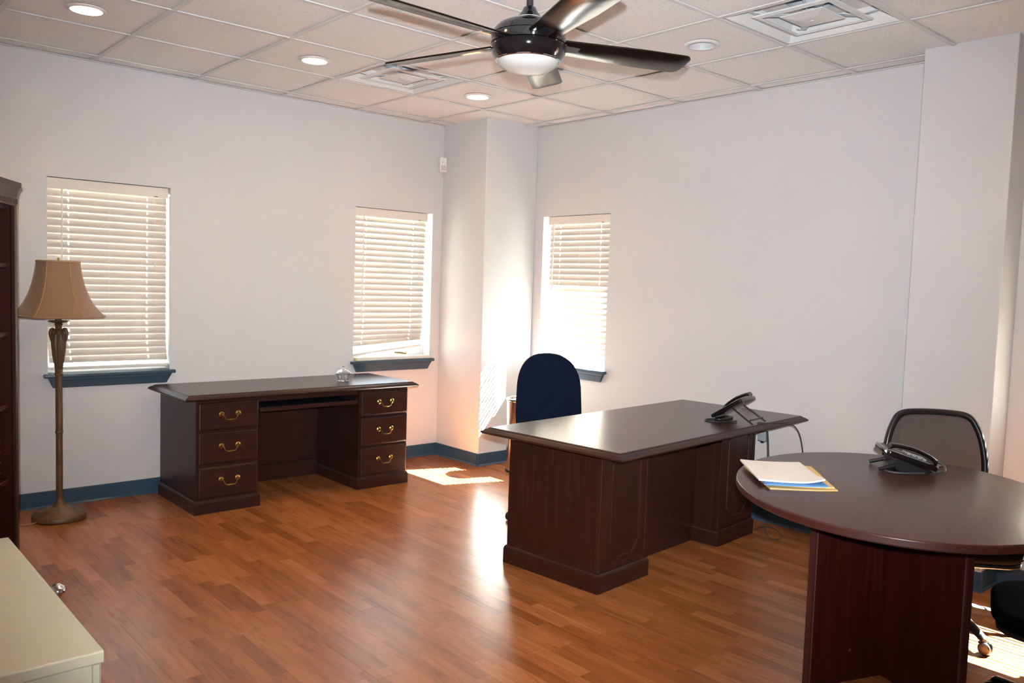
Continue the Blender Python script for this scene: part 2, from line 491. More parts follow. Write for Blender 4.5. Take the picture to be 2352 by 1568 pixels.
c2 = MB().box(-0.223, -0.0005, -4.104, -3.668, 0, H + .02).build('wall_side_pier', M['wall'], bevel=0.006, segs=2)
tag(c2, 'broad white pier on the wall behind the mesh chair', 'wall', kind='structure')

# ---- floor
fl_o = MB().box(XL - TW, TW, YF - TW, TW, -0.15, -0.0105).build('floor', M['sub'])
tag(fl_o, 'reddish cherry wood laminate floor in staggered strips', 'floor', kind='structure')
PW, PL = 0.1905, 1.21
pm_cache = {}
row = 0
x = 0.0
while x > XL + 0.01:
    x1 = x; x0 = max(x - PW, XL)
    y = 0.0 + [0.37, 0.81, 1.13, 0.55, 0.95, 0.22][row % 6]
    while y > YF:
        ya = min(y, 0.0); yb = max(y - PL, YF)
        if ya - yb > 0.02:
            key = (round(x1 - x0, 4), round(ya - yb, 4))
            if key not in pm_cache:
                pm_cache[key] = MB().box(-key[0] / 2, key[0] / 2, -key[1] / 2, key[1] / 2, -0.010, 0.0).mesh('floor_plank', bevel=0.0006)
            link('floor_plank', pm_cache[key], M['floor'], fl_o, ((x0 + x1) / 2, (ya + yb) / 2, 0))
        y -= PL
    x -= PW; row += 1

# ---- baseboards (rubber cove base with a little toe)
def baseboard(name, label, p, q):
    """run from p to q on the floor; the room is on the right-hand side of p->q"""
    P = Vector((*p, 0)); Q = Vector((*q, 0)); d = (Q - P); L = d.length; a = math.atan2(d.y, d.x)
    prof = [(0.0, 0.0), (-0.014, 0.0), (-0.012, 0.004), (-0.005, 0.012), (-0.004, 0.094), (-0.002, 0.099), (0, 0.099)]
    mb = MB().rings([[(0, y, z) for y, z in prof], [(L, y, z) for y, z in prof]])
    return tag(mb.build(name, M['base'], loc=p + (0.0006,), rot=(0, 0, a)), label, 'baseboard', kind='structure')
baseboard('baseboard_back', 'slate blue rubber baseboard along the wall below the windows', (XL, -.0003), (-0.533, -.0003))
baseboard('baseboard_pier', 'slate blue baseboard on the face of the corner pier toward the credenza', (-0.5333, 0.0), (-0.5333, -0.5695))
baseboard('baseboard_pier_side', 'slate blue baseboard below the sunlit face of the corner pier', (-0.5475, -0.5553), (0.0, -0.5553))
baseboard('baseboard_right', 'slate blue baseboard along the wall under the executive desk', (-.0003, -0.555), (-.0003, -3.668))
baseboard('baseboard_side_pier', 'slate blue baseboard across the broad pier behind the round table', (-0.2233, -3.66), (-0.2233, -4.1185))
baseboard('baseboard_side_pier_end', 'slate blue baseboard on the lit end of the broad pier', (-0.2375, -4.1043), (0.0, -4.1043))
baseboard('baseboard_far_right', 'slate blue baseboard beyond the broad pier by the black chairs', (-.0003, -4.104), (-.0003, YF))

# ---- ceiling: slab, grid, tiles
ce = MB().box(XL - TW, TW, YF - TW, TW, H + 0.30, H + 0.38).build('ceiling', M['white'])
tag(ce, 'suspended ceiling of speckled square tiles in a white grid', 'ceiling', kind='structure')
T = 0.6096
GX = [0.4714 - T * i for i in range(0, 12)]
GY = [-0.1542 - T * j for j in range(-1, 13)]
def clampx(v): return min(max(v, XL), 0.0)
def clampy(v): return min(max(v, YF), 0.0)
VENTS = [(3, 2), (2, 6)]                 # (i, index in GY) of the cell's near-corner line
CANS = [(6, 2, True), (4, 2, True), (2, 2, True), (2, 5, False), (6, 5, True), (4, 8, True), (6, 8, True), (2, 8, True)]  # last four cans, out of view, are added for warm fill
def tile_hole_mesh(w, d, r, n=40):
    """square tile with a round hole"""
    mb = MB()
    def sq(a):
        c, s = math.cos(a), math.sin(a); k = 1 / max(abs(c) / (w / 2), abs(s) / (d / 2))
        return (c * k, s * k)
    ang = sorted({2 * PI * i / n for i in range(n)} | {math.atan2(sy * d, sx * w) % (2 * PI) for sx in (1, -1) for sy in (1, -1)})
    R = [[(r * math.cos(a), r * math.sin(a), 0) for a in ang], [(*sq(a), 0) for a in ang],
         [(*sq(a), 0.016) for a in ang], [(r * math.cos(a), r * math.sin(a), 0.016) for a in ang]]
    return mb.rings(R, closed=True).mesh('ceiling_tile')
tile_cache = {}
for i in range(len(GX) - 1):
    for j in range(len(GY) - 1):
        x1, x0 = clampx(GX[i]), clampx(GX[i + 1]); y1, y0 = clampy(GY[j]), clampy(GY[j + 1])
        if x1 - x0 < 0.02 or y1 - y0 < 0.02: continue
        if (i, j) in VENTS: continue
        can = [c for c in CANS if (c[0], c[1]) == (i, j)]
        w_, d_ = round(x1 - x0 - 0.006, 4), round(y1 - y0 - 0.006, 4)
        key = (w_, d_, bool(can))
        if key not in tile_cache:
            tile_cache[key] = tile_hole_mesh(w_, d_, 0.076) if can else MB().box(-w_ / 2, w_ / 2, -d_ / 2, d_ / 2, 0, 0.016).mesh('ceiling_tile')
        link('ceiling_tile', tile_cache[key], M['tile'], ce, ((x0 + x1) / 2, (y0 + y1) / 2, H + 0.0075))
TEE = 0.012
for gx in GX:
    if XL < gx < 0: MB().box(gx - TEE, gx + TEE, YF, 0, H, H + 0.003).box(gx - .001, gx + .001, YF, 0, H + .003, H + .035).build('grid_tee', M['tee'], ce)
for gy in GY:
    if YF < gy < 0: MB().box(XL, 0, gy - TEE, gy + TEE, H - 0.0006, H + 0.0028).box(XL, 0, gy - .001, gy + .001, H + .003, H + .035).build('grid_tee', M['tee'], ce)
for nm, b in (('a', (XL, 0, -0.02, 0)), ('b', (-0.02, 0, YF, 0)), ('c', (XL, XL + .02, YF, 0)), ('d', (XL, 0, YF, YF + .02))):
    MB().box(b[0], b[1], b[2], b[3], H - 0.001, H + 0.002).build('wall_angle', M['tee'], ce)

# ---- outside: ground and roof overhang
gnd = MB().box(-30, 30, -30, 30, -0.5, -0.35).build('ground', M['concrete'])
tag(gnd, 'sunlit asphalt ground outside the windows', 'ground', kind='structure')
ov = MB().box(XL - 1, 0.76, TW + 0.001, 0.76, 2.36, 2.50).build('roof_overhang_back', M['exterior'])
tag(ov, 'tan roof overhang outside the two credenza windows', 'roof', kind='structure')
ov = MB().box(TW + 0.001, 0.76, YF - 1, TW, 2.36, 2.50).build('roof_overhang_side', M['exterior'])
tag(ov, 'tan roof overhang outside the sunny window', 'roof', kind='structure')
rf = MB().box(XL - 1, 0.75, YF - 1, 0.75, H + .40, H + .55).build('roof', M['exterior'])
tag(rf, 'flat roof deck above the ceiling', 'roof', kind='structure')

# ------------------------------------------------------------------ windows and blinds
def window(n, label, loc, rz):
    o = thing('window_%d' % n, label, 'window', loc, rz, kind='structure')
    w2 = WW / 2; h = WZ1 - WZ0
    fy0, fy1 = 0.095, 0.140
    mb = MB()
    mb.box(-w2, -w2 + .035, fy0, fy1, 0, h).box(w2 - .035, w2, fy0, fy1, 0, h).box(-w2 + .035, w2 - .035, fy0, fy1, 0, .04).box(-w2 + .035, w2 - .035, fy0, fy1, h - .035, h)
    mb.build('window_frame', M['white'], o)
    MB().box(-w2 + .035, w2 - .035, .118, .122, .04, h - .035).build('window_pane', M['pane'], o)
    # stool and moulded apron
    MB().add(*stool(w2)).build('window_sill', M['blue'], o, bevel=0.005, segs=2, smooth=True)
    mb = MB()
    prof = [(-0.0008, -0.022, 0.004), (-0.030, -0.022, 0.004), (-0.030, -0.034, 0.000), (-0.026, -0.042, -0.006), (-0.022, -0.060, -0.014), (-0.018, -0.084, -0.026), (-0.0008, -0.084, -0.026)]
    mb.rings([[(-w2 - e, y, z) for y, z, e in prof], [(w2 + e, y, z) for y, z, e in prof]])
    mb.build('sill_apron', M['blue'], o)
    return o
def stool(w2):
    e, y0 = 0.026, -0.042
    pts = [(-w2 - e, y0), (w2 + e, y0), (w2 + e, -.0008), (w2 - .0008, -.0008), (w2 - .0008, .094), (-w2 + .0008, .094), (-w2 + .0008, -.0008), (-w2 - e, -.0008)]
    n = len(pts)
    vs = [(a, b, -.022) for a, b in pts] + [(a, b, 0.0005) for a, b in pts]
    fs = [tuple(range(n - 1, -1, -1)), tuple(range(n, 2 * n))] + [(i, (i + 1) % n, n + (i + 1) % n, n + i) for i in range(n)]
    return vs, fs
window(1, 'window behind the floor lamp with blue sill', (WA[0] + WW / 2, 0, WZ0), 0)
window(2, 'window above the credenza beside the corner pier', (WA[1] + WW / 2, 0, WZ0), 0)
window(3, 'sunny window behind the navy chair', (0, WB[0] - WW / 2, WZ0), -PI / 2)
window(4, 'window past the broad pier that lights the black chairs', (0, WB[1] - WW / 2, WZ0), -PI / 2)

SLW, PITCHS = 0.050, 0.0438
def slat_mesh(wd):
    """thin curved slat with two rout holes for the ladder cords"""
    xs = [-wd / 2, -.33 * wd - .004, -.33 * wd + .004, .33 * wd - .004, .33 * wd + .004, wd / 2]
    ys = [-.025, -.0125, -.009, .009, .0125, .025]
    crown = lambda y: .0024 * (1 - (y / .025) ** 2)
    th = .0026
    nx, ny = len(xs), len(ys)
    vs = [(x, y, crown(y) + t) for t in (0, th) for x in xs for y in ys]
    idx = lambda t, i, j: t * nx * ny + i * ny + j
    solid = lambda i, j: 0 <= i < nx - 1 and 0 <= j < ny - 1 and not (i in (1, 3) and j == 2)
    fs = []
    for i in range(nx - 1):
        for j in range(ny - 1):
            if not solid(i, j): continue
            fs.append((idx(1, i, j), idx(1, i + 1, j), idx(1, i + 1, j + 1), idx(1, i, j + 1)))
            fs.append((idx(0, i, j + 1), idx(0, i + 1, j + 1), idx(0, i + 1, j), idx(0, i, j)))
            for (di, dj, p, q) in ((-1, 0, (i, j + 1), (i, j)), (1, 0, (i + 1, j), (i + 1, j + 1)), (0, -1, (i, j), (i + 1, j)), (0, 1, (i + 1, j + 1), (i, j + 1))):
                if not solid(i + di, j + dj):
                    fs.append((idx(0, *p), idx(0, *q), idx(1, *q), idx(1, *p)))
    return MB().add(vs, fs).mesh('slat')
def blind(label, loc, rz, wd, dx, tilt, zbot, nstack=2, lean=0.0, kick=0.0, rail=None, skew=0.0):
    """window blind hung inside the opening; local z from the sill; tilt: outer edge up"""
    o = thing('window_blind', label, 'window blind', loc, rz, 'faux wood blinds in the windows')
    h = WZ1 - WZ0
    yb = 0.045
    MB().box(dx - wd / 2 - .004, dx + wd / 2 + .004, yb - .033, yb - .027, h - .066, h - .003).build('valance', M['rail'], o, bevel=.002)
    MB().box(dx - wd / 2, dx + wd / 2, yb - .026, yb + .026, h - .045, h - .003).build('head_rail', M['rail'], o)
    MB().box(dx + wd / 2 - .085, dx + wd / 2 - .062, yb - .0345, yb - .0325, h - .066, h - .059).build('label_clip', M['stick'], o)
    me = slat_mesh(wd)
    z = h - .085; k = 0
    zs = []
    while z > zbot + .028:
        zs.append(z); z -= PITCHS
    for k, z in enumerate(zs):
        f = k / max(len(zs) - 1, 1)
        q = max(0, (f - .82) / .18)
        link('slat', me, M['slat'], o, (dx + lean * f + kick * q * q, yb, z + skew * q * q * .5), (tilt + random.uniform(-.02, .02), -skew * q * q / wd, 0))
    # bottom rail (or where it ended up)
    if rail: zr, rx, ry, tl, yr = rail
    else: zr, rx, ry, tl, yr = zbot, kick + lean, 0.0, 0.0, yb
    mb = MB().box(-wd / 2, wd / 2, -.025, .025, -.009, .009)
    mb.build('bottom_rail', M['rail'], o, bevel=.004, segs=2, loc=(dx + rx, yr, zr), rot=(tl, ry, 0))
    for s in (-.33, 0.0, .33):
        for yy in ((-.0225, .0225) if s else (-.02,)):
            xs = dx + s * wd
            MB().tube([(xs, yb + yy * math.cos(tilt) - .002, h - .06), (xs + lean * .5, yb + yy * math.cos(tilt) - .002, h * .5), (xs + lean + kick * .6, yb + yy * math.cos(tilt) - .002, max(zbot, .02))], .0012, 6).build('ladder_cord', M['cordlight'], o)
    # tilt wand and lift cord
    xw = dx - wd * .39
    MB().tube([(xw, yb - .038, h - .06), (xw - .004, yb - .045, h * .62), (xw - .010, yb - .047, h * .26)], .0042, 8).build('tilt_wand', M['rail'], o, smooth=True)
    xc = dx + wd * .38
    MB().tube([(xc, yb - .037, h - .06), (xc + .002, yb - .042, h * .60)], .0011, 6).build('lift_cord', M['cordlight'], o)
    MB().lathe([(.002, h * .60), (.004, h * .59), (.0055, h * .565), (.003, h * .563)], 10, (xc + .002, yb - .042)).build('cord_tassel', M['rail'], o, smooth=True)
    return o
blind('cream faux wood blind behind the floor lamp, hanging straight', (WA[0] + WW / 2, 0, WZ0), 0, WW - .022, -.004, math.radians(69), .030, lean=.0, kick=.010)
blind('white faux wood blind above the credenza with lifted bottom rail', (WA[1] + WW / 2, 0, WZ0), 0, WW - .052, -.022, math.radians(59), .060, lean=-.012, kick=-.012, rail=(.082, -.02, math.radians(-5.5), .35, .045), skew=.045)
blind('sunlit blind behind the navy chair, glowing below a shaded top', (0, WB[0] - WW / 2, WZ0), -PI / 2, WW - .06, .020, math.radians(67), .075, kick=-.01, rail=(.085, 0, math.radians(1.5), .5, .045))
blind('blind in the window past the broad pier', (0, WB[1] - WW / 2, WZ0), -PI / 2, WW - .03, 0, math.radians(67), .045)

# loose rail, stick lying on the second window's sill
o = thing('fallen_blind_rail', 'loose cream blind rail lying on the sill above the credenza', 'blind rail', (WA[1] + WW / 2, -0.004, WZ0 + .0215))
MB().box(-.335, .345, -.02, .02, -.0195, .006).build('rail_bar', M['rail'], o, bevel=.003, segs=2)
MB().box(-.347, -.3355, -.019, .019, -.018, .005).build('end_cap', M['yellowtip'], o, bevel=.003)
o = MB().tube([(-.02, .02, .0), (.03, .008, -.003), (.075, -.002, -.010), (.082, .004, .004)], [.007, .008, .007, .005], 8).build('wooden_toggle', M['stick'], smooth=True, loc=(WA[1] + WW / 2 + .08, 0.046, WZ0 + .052))
tag(o, 'brown wooden toggle caught under the lifted blind rail', 'toggle')

# ------------------------------------------------------------------ ceiling fixtures
def can_light(i, j, on, label):
    cx = (GX[i] + GX[i + 1]) / 2; cy = (GY[j] + GY[j + 1]) / 2
    o = thing('recessed_light', label, 'ceiling light', (cx, cy, H), 0, 'recessed can lights in the ceiling')
    MB().lathe([(.090, .0030), (.090, .000), (.082, -.005), (.071, -.005), (.071, .002), (.073, .006), (.073, .0030)], 48, cap0=False, cap1=False).build('trim_ring', M['white'], o, smooth=True)
    MB().lathe([(.071, .001), (.066, .05), (.060, .11), (.045, .13), (.0, .131)], 40, cap0=False).build('reflector', M['can'] if on else M['can_off'], o, smooth=True)
    MB().lathe([(.0, .022), (.020, .024), (.036, .031), (.0445, .043), (.046, .055), (.038, .085), (.020, .115), (.016, .128)], 32).build('flood_bulb', M['bulb_on'] if on else M['bulb_off'], o, smooth=True)
labels = ['lit recessed light nearest the bookcase side, above the floor lamp window', 'lit recessed light above the middle of the credenza wall', 'lit recessed light beyond the fan near the corner pier',
          'unlit recessed light between the fan and the ceiling vent', 'added unseen recessed fill light overhead near the bookcase', 'added unseen recessed fill light overhead behind the fan',
          'added unseen recessed fill light overhead above the cream cabinet', 'added unseen recessed fill light overhead past the round table']
for (i, j, on), lb in zip(CANS, labels): can_light(i, j, on, lb)

def vent(i, j, label, jitter):
    cx = (GX[i] + GX[i + 1]) / 2; cy = (GY[j] + GY[j + 1]) / 2
    o = thing('air_diffuser', label, 'ceiling vent', (cx, cy, H), 0, 'square ceiling air diffusers')
    def sq(h, z): return [(-h, -h, z), (h, -h, z), (h, h, z), (-h, h, z)]
    # back pan with sloping sides
    MB().rings([sq(.2965, .0062), sq(.288, .0035), sq(.278, .004), sq(.262, .030), sq(.240, .085)], False, False).build('outer_cone', M['vent'], o)
    ring = [(.240 * max(-1, min(1, 1.42 * math.cos(a))), .240 * max(-1, min(1, 1.42 * math.sin(a))), .085) for a in [2 * PI * k / 40 for k in range(40)]]
    inner = [(.125 * math.cos(2 * PI * k / 40), .125 * math.sin(2 * PI * k / 40), .088) for k in range(40)]
    MB().rings([ring, inner], False, False).build('back_pan', M['vent'], o)
    MB().lathe([(.125, .087), (.124, .15)], 40, cap0=False, cap1=False).build('neck_collar', M['ductrim'], o, smooth=True)
    MB().lathe([(.124, .14), (.123, .27), (.0, .271)], 40, cap0=False).build('duct', M['duct'], o, smooth=True)
    # nested square louvre ring, nearly flat
    MB().rings([sq(.196, .010), sq(.193, .005), sq(.170, .000), sq(.166, .003), sq(.168, .007)], closed=True).build('louvre_ring', M['vent'], o)
    # shallow pyramid plate in the middle
    MB().rings([sq(.106, .012), sq(.103, .008), sq(.050, -.004), sq(.045, -.0045)], False, True).build('centre_plate', M['vent'], o)
    MB().rings([sq(.1055, .0125), sq(.05, .018), sq(.04, .018)], True, True).build('centre_plate_top', M['vent'], o)
    MB().lathe([(.0, -.0075), (.009, -.007), (.010, -.0046)], 16).build('screw_cap', M['white'], o, smooth=True)
    # brackets from pan to ring to plate
    for k in range(4):
        a = PI / 4 + k * PI / 2 + jitter
        c, s = math.cos(a), math.sin(a)
        for r0, r1, z0, z1 in ((.215, .315, .020, .050), (.110, .205, .022, .018)):
            P0 = Vector((c * r0, s * r0, z0)); P1 = Vector((c * r1, s * r1, z1))
            t = Vector((-s, c, 0)) * .017; u = Vector((0, 0, .002))
            mb = MB()
            mb.add([P0 - t - u, P0 + t - u, P1 + t * .8 - u, P1 - t * .8 - u, P0 - t + u, P0 + t + u, P1 + t * .8 + u, P1 - t * .8 + u],
                   [(3, 2, 1, 0), (4, 5, 6, 7), (0, 1, 5, 4), (1, 2, 6, 5), (2, 3, 7, 6), (3, 0, 4, 7)])
            mb.build('bracket', M['ductrim'], o)
    MB().tube([(.0, .09, .26), (.005, .06, .12), (.01, .02, .024)], .006, 8).build('hanger_rod', M['ductrim'], o, smooth=True)
vent(*VENTS[0], 'square white ceiling diffuser behind the left fan blade', 0.12)
vent(*VENTS[1], 'square white ceiling diffuser above the executive desk end', -0.08)

# ceiling fan
FX, FY, FZ = -2.599, -3.283, 2.308
fan = thing('ceiling_fan', 'glossy black five-blade ceiling fan with frosted bowl light', 'ceiling fan', (FX, FY, FZ))
MB().lathe([(.070, H - FZ), (.070, H - FZ - .03), (.050, H - FZ - .06), (.016, H - FZ - .065)], 36).build('canopy', M['gloss'], fan, smooth=True)
MB().lathe([(.0125, H - FZ - .05), (.0125, .13)], 24).build('downrod', M['gloss'], fan, smooth=True)
MB().lathe([(.016, .128), (.023, .124), (.029, .110), (.046, .090), (.060, .076)], 36).build('yoke_cover', M['gloss'], fan, smooth=True)
MB().lathe([(.040, .0875), (.052, .086), (.052, .076)], 36).build('neck_ring', M['grey'], fan, smooth=True)
MB().lathe([(.050, .078), (.085, .073), (.112, .060), (.128, .042), (.134, .026), (.128, .0255)], 56).build('upper_shell', M['gloss'], fan, smooth=True)
MB().lathe([(.128, .0255), (.1345, .0235), (.1365, .010), (.1365, -.006), (.128, -.0075)], 56).build('motor_band', M['gloss'], fan, smooth=True)
MB().lathe([(.128, -.0075), (.1365, -.010), (.1355, -.028), (.128, -.048), (.117, -.062), (.112, -.063)], 56).build('lower_shell', M['gloss'], fan, smooth=True)
MB().lathe([(.1165, -.060), (.1175, -.0635), (.1135, -.066), (.1105, -.062)], 56, cap0=False, cap1=False).build('bowl_rim', M['chrome'], fan, smooth=True)
MB().lathe([(.1115, -.060), (.1115, -.066), (.100, -.082), (.075, -.097), (.040, -.106), (.0, -.109)], 56, cap0=True).build('light_bowl', M['bulbwhite'], fan, smooth=True)
def blade_mesh():
    L0, L1 = .127, .648
    out = []
    N = 14
    def half(t): return .050 + .016 * min(t * 1.6, 1)
    lo = [(L0 + (L1 - .03 - L0) * k / N, -half(k / N)) for k in range(N + 1)]
    tip = [(L1 - .03 + .03 * math.cos(a), .066 - .03 + .03 * math.sin(a)) for a in [PI / 2 * q / 5 for q in range(6)]]
    out = lo + [(L1 - .03 + .03 * math.cos(a) if 1 else 0, -(.066 - .03) + .03 * math.sin(a)) for a in [-PI / 2 + PI / 2 * q / 5 for q in range(6)]] + tip + [(p[0], -p[1]) for p in reversed(lo)]
    # drop duplicates
    o2 = []
    for p in out:
        if not o2 or (Vector(p) - Vector(o2[-1])).length > 1e-4: o2.append(p)
    return MB().pad(o2, -.0035, .0035, .0015, 2).mesh('blade', smooth=True)
bm_ = blade_mesh()
arm_ = MB().add([(.118, -.024, -.006), (.118, .024, -.006), (.20, .020, -.0042), (.20, -.020, -.0042), (.118, -.024, .006), (.118, .024, .006), (.20, .020, .0042), (.20, -.020, .0042)],
                [(3, 2, 1, 0), (4, 5, 6, 7), (0, 1, 5, 4), (1, 2, 6, 5), (2, 3, 7, 6), (3, 0, 4, 7)]).mesh('blade_arm', bevel=.002)
for ang in (-21, -111, 180, 105, 40):
    b_ = link('blade', bm_, M['blade'], fan, (0, 0, .002), Euler((math.radians(-12), 0, math.radians(ang)), 'XYZ'))
    link('blade_arm', arm_, M['black'], b_, (0, 0, 0))

# motion sensor in the corner
o = thing('motion_sensor', 'small white motion sensor high in the corner by the pier', 'sensor', (-0.563, -0.034, 2.385), math.radians(-22))
MB().pad(rrect(.062, .046, .010), -.058, .058, .006).build('housing', M['white'], o, smooth=True)
MB().pad(rrect(.044, .006, .002, 3), -.050, -.008, .002).build('lens', M['bulbwhite'], o, loc=(0, -.0235, 0), smooth=True)
MB().lathe([(.0, -.0015), (.0032, -.001), (.0032, .001), (.0, .0015)], 12).build('led_hole', M['black'], o, loc=(-.008, -.0235, .018), rot=(PI / 2, 0, 0))

# ------------------------------------------------------------------ furniture helpers
def moulded_top(x0, x1, y0, y1, zt, th=.034):
    """desk top with a sloping ogee edge all round"""
    cx, cy, hw, hd = (x0 + x1) / 2, (y0 + y1) / 2, (x1 - x0) / 2, (y1 - y0) / 2
    def r(ins, z): return [(cx - hw + ins, cy - hd + ins, z), (cx + hw - ins, cy - hd + ins, z), (cx + hw - ins, cy + hd - ins, z), (cx - hw + ins, cy + hd - ins, z)]
    slab = MB().rings([r(.034, zt - th), r(.034, zt)])
    edge = MB().rings([r(.0345, zt - .0012), r(.030, zt - .0022), r(.026, zt - .0065), r(.016, zt - .0105), r(.008, zt - .016), r(.002, zt - .0205), r(0, zt - .025), r(.003, zt - .030), r(.012, zt - th - .0004), r(.0345, zt - th - .0004)], False, False)
    return slab, edge

def plinth(mb, x0, x1, y0, y1, z1=.082):
    def r(e, z): return [(x0 - e, y0 - e, z), (x1 + e, y0 - e, z), (x1 + e, y1 + e, z), (x0 - e, y1 + e, z)]
    return mb.rings([r(.012, 0), r(.012, z1 - .016), r(.009, z1 - .008), r(.003, z1), r(-.002, z1)], True, True)

# brass bail pull, local: mounted on plane y=0 facing -y
def bail_meshes():
    ros = MB().lathe([(.0, .0), (.0165, .0), (.0165, .003), (.012, .006), (.0095, .008), (.009, .013), (.006, .017), (.0, .018)], 18).xf(Matrix.Rotation(PI / 2, 4, 'X')).mesh('rosette', smooth=True)
    pts = spline([(-.052, -.013, 0), (-.043, -.017, -.006), (-.036, -.020, -.022), (-.026, -.022, -.031), (0, -.023, -.033), (.026, -.022, -.031), (.036, -.020, -.022), (.043, -.017, -.006), (.052, -.013, 0)], 4)
    rr = [.0030 + .0022 * max(0, 1 - abs(p.x) / .026) for p in pts]
    return ros, MB().tube(pts, rr, 8).mesh('bail', smooth=True)
ROS, BAIL = bail_meshes()
def pull(parent, loc):
    b_ = link('handle', BAIL, M['brass'], parent, loc)
    for s in (-1, 1): link('rosette', ROS, M['brass'], parent, (loc[0] + s * .052, loc[1], loc[2]))

def drawer(parent, x0, x1, z0, z1, yf, m, withpull=True):
    d = MB().rings([[(x0 + e, y, z0 + e), (x1 - e, y, z0 + e), (x1 - e, y, z1 - e), (x0 + e, y, z1 - e)] for e, y in ((0, .0), (0, -.008), (.004, -.012), (.010, -.014), (.013, -.018))]).build('drawer', m, parent, loc=(0, yf, 0))
    if withpull: pull(d, ((x0 + x1) / 2, -.018, (z0 + z1) / 2 + .012))
    return d

# ------------------------------------------------------------------ credenza
HD = .723
CX0, CX1, CY0, CY1 = -2.8056, -1.2771, -.676, -.052
cr = thing('credenza', 'dark cherry credenza with six brass-pulled drawers under the windows', 'credenza', ((CX0 + CX1) / 2, CY0, 0))
hw = (CX1 - CX0) / 2; dp = CY1 - CY0
slab, edge = moulded_top(-hw - .064, hw + .064, -.022, dp + .012, HD)
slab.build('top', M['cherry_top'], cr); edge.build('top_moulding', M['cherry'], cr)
PED = .415
for s in (-1, 1):
    a = -hw + .012 if s < 0 else hw - PED + .012
    b = -hw + PED - .012 if s < 0 else hw - .012
    MB().box(a, b, .012, dp, .0, HD - .0345).build('pedestal', M['cherry'], cr, bevel=.002)
    plinth(MB(), a, b, .012, dp - .012).build('plinth', M['cherry'], cr)
    for z0, z1 in ((.505, .672), (.298, .493), (.092, .286)):
        drawer(cr, a + .012, b - .004, z0, z1, .0125, M['cherry_h'])
ka, kb = -hw + PED - .012, hw - PED + .012
MB().box(ka + .0005, kb - .0005, dp - .03, dp - .01, .0, HD - .035).build('back_panel', M['cherry'], cr)
MB().box(ka + .001, kb - .001, dp - .042, dp - .0302, .0, .115).build('kick_board', M['cherry'], cr, bevel=.003)
MB().box(ka + .001, kb - .001, .03, .045, .655, HD - .035).build('apron_rail', M['cherry'], cr)
MB().box(ka + .012, kb - .012, .03, .40, .600, .612).build('keyboard_tray', M['keyb'], cr, bevel=.002)
MB().box(ka + .012, kb - .012, .008, .0295, .592, .620).build('tray_lip', M['cherry'], cr, bevel=.004, segs=2)
for xx in (ka + .0065, kb - .0065): MB().box(xx - .005, xx + .005, .05, .45, .600, .625).build('tray_slide', M['black'], cr)

# cut-glass candy dish
cd = thing('candy_dish', 'small cut-crystal lidded candy dish on the credenza', 'candy dish', (-1.673, -.429, HD + .0005))
nf = 16
mb = MB(); R = []
for r, z in ((.030, .0), (.036, .001), (.038, .006), (.044, .022), (.051, .042), (.053, .050)):
    R.append([((r if k % 2 == 0 else r * .93) * math.cos(2 * PI * k / (2 * nf)), (r if k % 2 == 0 else r * .93) * math.sin(2 * PI * k / (2 * nf)), z) for k in range(2 * nf)])
for r, z in ((.050, .050), (.047, .042), (.040, .020), (.034, .008)):
    R.append([(r * math.cos(2 * PI * k / (2 * nf)), r * math.sin(2 * PI * k / (2 * nf)), z) for k in range(2 * nf)])
mb.rings(R).build('bowl', M['crystal'], cd)
R = []
for r, z, fl_ in ((.052, .0512, 1), (.056, .052, 1), (.056, .055, 1), (.046, .066, .95), (.028, .077, .95), (.010, .083, 1), (.006, .086, 1), (.009, .093, 1), (.010, .099, 1), (.006, .104, 1), (.0005, .105, 1)):
    R.append([((r if k % 2 == 0 else r * fl_) * math.cos(2 * PI * k / (2 * nf)), (r if k % 2 == 0 else r * fl_) * math.sin(2 * PI * k / (2 * nf)), z) for k in range(2 * nf)])
for r, z in ((.024, .073), (.042, .063), (.050, .053)):
    pass
MB().rings(R).build('lid', M['crystal'], cd)

# ------------------------------------------------------------------ executive desk
dk = thing('executive_desk', 'large dark cherry executive desk with octagonal front panels', 'desk', (-1.7893, -2.995, 0), 0.0846)
slab, edge = moulded_top(-.169, 1.681, -.230, .644, HD)
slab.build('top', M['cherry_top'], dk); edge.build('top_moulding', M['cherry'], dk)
BW, BD = 1.512, .62
for s in (0, 1):
    a = .012 if s == 0 else BW - PED + .012
    b = PED - .012 if s == 0 else BW - .012
    ped = MB().box(a, b, .012, BD - .012, 0, HD - .0345).build('pedestal', M['cherry'], dk, bevel=.002)
    plinth(MB(), a, b, .012, BD - .012, .092).build('plinth', M['cherry'], dk)
    # octagonal raised bead on the front
    x0, x1, z0, z1, c_ = a + .085, b - .070, .145, .665, .055
    oc = [(x0 + c_, z0), (x1 - c_, z0), (x1, z0 + c_), (x1, z1 - c_), (x1 - c_, z1), (x0 + c_, z1), (x0, z1 - c_), (x0, z0 + c_)]
    mb = MB()
    cx_, cz_ = (x0 + x1) / 2, (z0 + z1) / 2
    def orr(ins, y): return [(cx_ + (px - cx_) * (1 - ins / (x1 - cx_)), y, cz_ + (pz - cz_) * (1 - ins / (z1 - cz_))) for px, pz in oc]
    mb.rings([orr(-.002, .0125), orr(.0, .007), orr(.004, .005), orr(.008, .007), orr(.010, .0125)], False, False).build('panel_bead', M['cherry'], dk)
    # corner stile and cap moulding
    MB().box(a - .003, a + .03, .0085, .04, .093, HD - .036).build('corner_stile', M['cherry'], dk, bevel=.002)
    MB().box(b - .022, b + .003, .0085, .04, .093, HD - .036).build('corner_stile', M['cherry'], dk, bevel=.002)
    MB().box(a, b, .0075, .0118, .094, .125).build('panel_base_rail', M['cherry'], dk, bevel=.002)
    # drawers on the sitter's side
    dpn = [(.505, .672), (.298, .493), (.100, .286)]
    for z0, z1 in dpn:
        h_ = MB().box(a + .01, b - .01, BD - .0118, BD - .0, z0, z1).build('drawer', M['cherry_h'], dk, bevel=.004)
